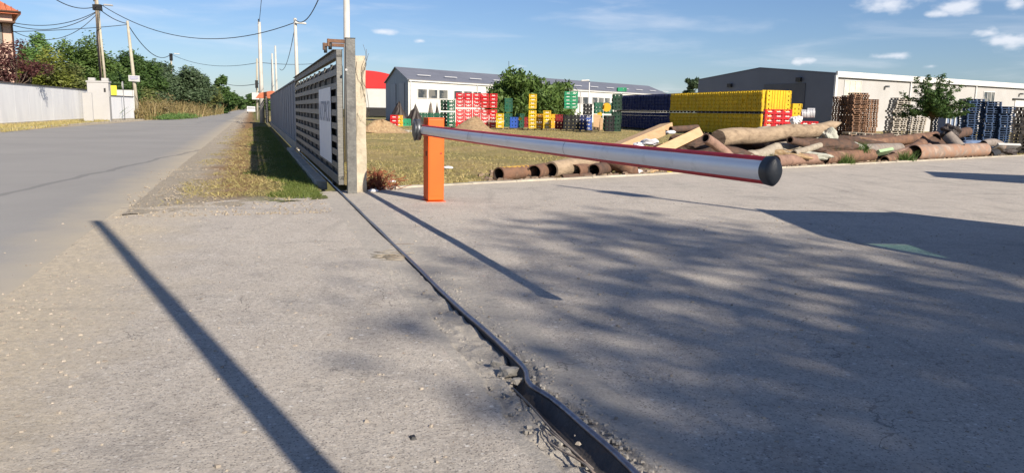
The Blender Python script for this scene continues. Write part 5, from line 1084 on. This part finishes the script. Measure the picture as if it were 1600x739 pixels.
A_ = D(957, 250, Yk(957, .8)); B_ = D(992, 272, Yk(992, .35)); o = MB().tube([A_ + Vector((-.25, .3, .05)), A_, A_.lerp(B_, .4) + UP * .09, A_.lerp(B_, .75) + UP * .03, B_ - UP * .06], [.15, .24, .26, .24, .12], 20).build('rusty_tank', M['rust']); tag(o, 'rounded rusty tank under the boom', 'tank')
def beam(a, b, Ya, Yb, w, h, mt, label, name='timber_board', roll=0., cat='board'):
    A_, B_ = D(a[0], a[1], Ya), D(b[0], b[1], Yb); t = (B_ - A_).normalized(); n_ = t.cross(UP).normalized(); u_ = n_.cross(t).normalized(); c_, s_ = math.cos(roll), math.sin(roll); n2_, u2 = n_ * c_ + u_ * s_, u_ * c_ - n_ * s_
    o = MB().box((A_ + B_) / 2, ((B_ - A_).length, w, h), (t, n2_, u2)).build(name, mt, bevel=.008); return tag(o, label, cat)
beam((990, 281), (1030, 264), Yk(990, .4), Yk(1030, 1.2), .14, .10, M['timber'], 'brown plank end poking out under the boom')
beam((958, 236), (1042, 200), 21.5, 24.8, .42, .30, M['timber'], 'large pale timber beam, rear one of the two pointing up left of the logs', 'timber_beam', .15, 'beam')
beam((1008, 248), (1086, 211), 19.8, 21.5, .50, .26, M['timber'], 'large pale timber beam, front one of the two left of the logs', 'timber_beam', .5, 'beam')
beam((1040, 274), (1052, 268), Yk(1045, .3), Yk(1045, .5), .12, .12, M['yellow'], 'small bright yellow block under the boom', 'yellow_block', 0, 'block')
for x, y, s_, lab in ((1015, 222, .20, 'crumpled white plastic bag between the two pale beams'), (1000, 226, .13, 'smaller piece of white plastic left of the bag on the beams'), (1048, 207, .10, 'white lump behind the front pale beam'), (995, 268, .11, 'white crumpled paper by the rusty tank')):
    p = D(x, y, 20.4 if y < 250 else Yk(x, .5)); bmx = bmesh.new(); bmesh.ops.create_icosphere(bmx, subdivisions=2, radius=s_ * .8)
    tag(MB().add([p + Vector((v.co.x * 1.6, v.co.y, v.co.z * .6)) * 1. * float(1 + .55 * rng.normal() * .3) for v in bmx.verts], [tuple(v.index for v in f.verts) for f in bmx.faces]).build('plastic_litter', M['plasticbag']), lab, 'litter'); bmx.free()
pipe_px((1102, 216), (1140, 245), 19.9, 20.6, .13, M['rustp'], 'rusty pipe with black mouth at the left end of the big log', bend=(0, 0, .03)); pipe_px((1048, 203), (1090, 200), 24, 24.5, .10, M['rustd'], 'dark rusty pipe behind the front pale beam')
# the two logs
def log(a, b, Ya, Yb, r0, r1, mt, label, tip=None, name='log'):
    A_, B_ = D(a[0], a[1], Ya), D(b[0], b[1], Yb); n = 18; pts = [A_.lerp(B_, k / n) + Vector((0, 0, .03 * math.sin(k * .7))) for k in range(n + 1)]; rs = [(r0 + (r1 - r0) * k / n) * (1 + rng.normal(0, .025)) for k in range(n + 1)]
    if tip: T_ = D(tip[0], tip[1], Yb + .3); pts += [B_.lerp(T_, .45) + UP * .03, T_]; rs += [r1 * .72, r1 * .12]
    root = empty(name, A_, label, 'log', 'big logs on the scrap heap'); MB().tube(pts, rs, 26, rough=.018).build('bark_wood', mt, root)
    for q, a_ in ((.35, 2.3), (.55, 2.0), (.72, 1.2), (.2, 1.6)):
        p = A_.lerp(B_, q); r = r0 + (r1 - r0) * q; d_ = Vector((0, -math.sin(a_), math.cos(a_))); MB().tube([p + d_ * r * .9, p + d_ * (r * 1.06)], [.065, .05], 10).build('knot', M['rustd'], root)
    return root
log((1122, 217), (1288, 202), 21.2, 26.0, .235, .225, M['log'], 'long thick pale log with pointed end, highest on the scrap heap', tip=(1314, 192))
log((1150, 252), (1246, 226), 20.9, 24.2, .17, .20, M['logg'], 'thinner grey log under the long thick one')
ground_pipe(1215, 1300, .4, .75, .17, M['rustp'], 'long pinkish rusty pipe lying at the kerb right of the boom end', bend=(0, 0, .02)); ground_pipe(1290, 1366, .45, .9, .20, M['rust'], 'brown rusty pipe following on from the pinkish one', lift1=.03)
pipe_px((1234, 219), (1260, 226), 22.7, 23.6, .11, M['rustd'], 'short dark rusty pipe resting on the grey log')
pipe_px((1240, 240), (1300, 222), 22.4, 25.5, .10, M['logg'], 'thin bent pole between the grey log and the rubble', 'bent_pole', 'pole')
def lump(px, py, Y, s3, mt, label, name, cat, f=3., amp=.25, seed=0):
    p = D(px, py, Y); bmx = bmesh.new(); bmesh.ops.create_icosphere(bmx, subdivisions=4, radius=1.)
    vs = []
    for v in bmx.verts:
        q = v.co; k = 1 + amp * (math.sin(q.x * f + seed) * math.cos(q.y * f * 1.3 + seed * 2) + .5 * math.sin(q.z * f * 2.1 + q.x * f * 1.7 + seed)) + .04 * math.sin(q.x * 19) * math.sin(q.y * 23 + q.z * 17); vs.append(p + Vector((q.x * s3[0] * k, q.y * s3[1] * k, q.z * s3[2] * k)))
    o = tag(MB().add(vs, [tuple(v.index for v in f_.verts) for f_ in bmx.faces]).build(name, mt, smooth=False), label, cat); bmx.free(); return o
lump(1292, 219, 25.5, (.32, .3, .35), M['rock'], 'pale lump of rubble standing below the log tip', 'rubble_block', 'rubble', seed=1); lump(1316, 234, 25.2, (.6, .35, .30), M['rock'], 'wide pale mound of rubble right of the pinkish pipe', 'rubble_block', 'rubble', seed=2, amp=.16); lump(1262, 244, 23.3, (.75, .3, .14), M['rock'], 'long low pale slab of rubble behind the pinkish pipe', 'rubble_block', 'rubble', seed=3, amp=.12)
lump(1225, 245, 22.6, (.7, .3, .2), M['soil'], 'brown clod heap between the logs and the pinkish pipe', 'clod_heap', 'rubble', seed=4); lump(1150, 262, 21.2, (1.0, .35, .16), M['soil'], 'dark soil hump under the logs', 'clod_heap', 'rubble', seed=5)
lump(1260, 236, 24.6, (1.5, .5, .35), M['rustd'], 'dark lump put in for the black shade under the long thick log', 'scrap_shade_fill', 'scrap', seed=6); lump(1110, 252, 21.4, (1.3, .5, .34), M['rustd'], 'dark scrap lying under the pale beams', 'scrap_shade_fill', 'scrap', seed=7)  # first lump is dark fill for the shade under the log
log_far, a, b = pipe_px((1318, 230), (1462, 213), 28.5, 31.5, .19, M['rust'], 'long brown rusty tube behind the rubble, highest on the right half of the heap')
pipe_px((1462, 217), (1512, 206), 31, 33, .20, M['rustd'], 'dark ragged rusty tube behind the upright pipe')
ground_pipe(1352, 1408, 1.2, 1.8, .21, M['gpipe'], 'dark-mouthed grey pipe behind the brown rusty one', lift0=.16, lift1=.16)
beam((1368, 240), (1390, 236), Yk(1375, .5), Yk(1390, .6), .32, .1, mat('pale_green_paint', (.30, .42, .24), (.25, .36, .2), .8, 4), 'small pale green sheet lying on the rusty scrap', 'green_sheet', .6, 'sheet')
pipe_px((1382, 251), (1440, 226), Yk(1382, .6), Yk(1440, 1.4), .15, M['rust'], 'bent rusty sheet tube rising to the right behind the open pipe', bend=(0, 0, -.08), r2=.22)
pipe_px((1395, 243), (1452, 229), Yk(1395, .9), Yk(1440, 1.8), .12, M['rustp'], 'second bent rusty tube just behind the first rising one', bend=(0, 0, .05))
ground_pipe(1432, 1541, .45, .75, .27, M['rusto'], 'big wide pipe with open black mouth and orange rust at the far kerb')
pipe_px((1480, 212), (1500, 232), 29.6, 29.2, .22, M['gpipe'], 'short grey pipe standing steeply behind the wide pipe'); lump(1484, 206, 30, (.32, .3, .25), M['tarp'], 'black rubber mass on top of the steep grey pipe', 'rubber_mass', 'rubber', seed=9)
lump(1465, 233, 31, (.8, .3, .3), M['rustd'], 'dark tangle of scrap left of the steep grey pipe', 'scrap_shade_fill', 'scrap', seed=10); lump(1522, 228, 32, (.75, .4, .22), M['bluetarp'], 'folded blue-grey sheet right of the steep grey pipe', 'blue_sheet', 'sheet', seed=11, amp=.15)
pipe_px((1537, 226), (1566, 230), 31.5, 32, .17, M['gpipe'], 'corrugated grey tube at the right end of the scrap heap', 'corrugated_tube', bend=(0, 0, .12)); pipe_px((1545, 243), (1556, 240), Yk(1548, .6), Yk(1556, .9), .2, M['dark'], 'black-mouthed stub pipe right of the wide pipe')
beam((1548, 232), (1583, 233), 31.8, 32.6, .7, .10, M['greywall'], 'pale flat slab leaning at the right end of the scrap heap', 'stone_slab', .6, 'slab'); lump(1567, 240, 32.3, (.6, .3, .2), M['tarp'], 'dark rubber scrap under the pale slab', 'rubber_mass', 'rubber', seed=12)
for k, (x, y, Y) in enumerate([(1182, 254, 21.5), (1205, 250, 22.), (1320, 252, Yk(1320, .2)), (1412, 250, Yk(1412, .3)), (1300, 240, 24.6), (1340, 234, 25)]):
    p = D(x, y, Y); p.z = max(p.z - .1, 0) if y < 245 else 0; blades('weed_tuft', 260, lambda n: np.array(p) + rng.normal(0, .16, (n, 3)) * np.array([1, .6, 0]), .30, LF['mid'], ['weeds under the grey log near the boom end', 'weeds beside the brown clods', 'weeds before the brown rusty pipe', 'weeds left of the wide pipe mouth', 'weeds on the pale rubble', 'weeds right of the pale rubble mound'][k], 'weeds', w=.012)
lump(1215, 232, 25.0, (1.6, .7, .42), M['rustd'], 'broad dark mass put in for the shade in the gap under the long log', 'scrap_shade_fill', 'scrap', seed=21); lump(1340, 236, 28.3, (1.5, .6, .45), M['rustd'], 'dark scrap mass between the pale rubble and the grey pipe', 'scrap_shade_fill', 'scrap', seed=22)  # first mass stands in for the black shade beneath the log
lump(1440, 230, 31, (1.6, .6, .42), M['rustd'], 'dark scrap mass behind the wide pipe mouth', 'scrap_shade_fill', 'scrap', seed=23); lump(1080, 236, 22.8, (1.0, .5, .42), M['rustd'], 'dark scrap mass behind the front pale beam', 'scrap_shade_fill', 'scrap', seed=24)
log((1135, 214), (1225, 203), 22.6, 26.5, .17, .15, M['logg'], 'grey log lying close behind the long thick one', name='log'); log((1195, 232), (1300, 221), 24.2, 27.0, .14, .12, M['log'], 'pale slim log below the tip of the long one')
pipe_px((1090, 226), (1128, 214), 22.6, 24.0, .14, M['rustd'], 'dark pipe rising behind the black-mouthed rusty pipe'); pipe_px((1150, 246), (1212, 236), 22.2, 24.5, .13, M['rust'], 'brown pipe half buried under the grey log')
pipe_px((1305, 222), (1392, 214), 30, 33, .16, M['rustd'], 'dark rusty tube behind the long brown one'); pipe_px((1340, 238), (1420, 222), 29.5, 32, .13, M['rustp'], 'pinkish tube crossing under the long brown one')
pipe_px((1402, 226), (1478, 219), 31.5, 33.5, .17, M['rust'], 'short brown tube left of the steep grey pipe'); beam((1330, 214), (1372, 219), 31, 31.5, .25, .06, M['timberd'], 'dark plank lying on the long brown tube'); beam((1250, 232), (1292, 227), 24.5, 25.5, .2, .05, M['timber'], 'short pale plank below the log tip')
# loose small branches on the heap
mb = MB()
for k in range(50):
    x = rng.uniform(1130, 1450); Y = Yk(x, rng.uniform(.3, 2.2)); p = D(x, 200, Y); p.z = rng.uniform(.02, .45); a = rng.uniform(0, 6.28); mb.tube([p, p + Vector((math.cos(a), math.sin(a) * .6, rng.normal(0, .25))) * rng.uniform(.2, .7)], .012, 5)
tag(mb.build('loose_sticks', M['logg']), 'loose sticks and wire strewn over the scrap heap', 'sticks', kind='stuff')
# reddish dead plant and litter beside the gate post
p0 = G(590, 297) + DV * .15; mb = MB()
for k in range(170):
    a = rng.uniform(0, 6.28); L_ = rng.uniform(.15, .5); s_ = p0 + Vector((rng.normal(.0, .16), rng.normal(0, .12), 0)); m = s_ + Vector((math.cos(a) * .12, math.sin(a) * .08, L_ * .6 * (1.2 - min(abs(s_.x - p0.x) * 2, 1)))); mb.tube([s_, m, m + Vector((math.cos(a) * .15, math.sin(a) * .1, rng.uniform(-.05, .1)))], .005, 4)
tag(mb.build('dead_shrub', M['twig']), 'reddish brown dead shrub at the foot of the concrete gate post', 'shrub')
for x, y, s_, lab in ((583, 300, .05, 'white plastic scrap between the gate post and the dead shrub'), (612, 285, .045, 'white plastic scrap right of the dead shrub'), (700, 264, .07, 'clear plastic litter on the grass right of the orange post')):
    p = G(x, y); bmx = bmesh.new(); bmesh.ops.create_icosphere(bmx, subdivisions=2, radius=s_)
    tag(MB().add([p + Vector((v.co.x * 1.9, v.co.y, v.co.z * .6 + s_ * .4)) * 1. for v in bmx.verts], [tuple(v.index for v in f.verts) for f in bmx.faces]).build('plastic_litter', M['plasticbag']), lab, 'litter'); bmx.free()
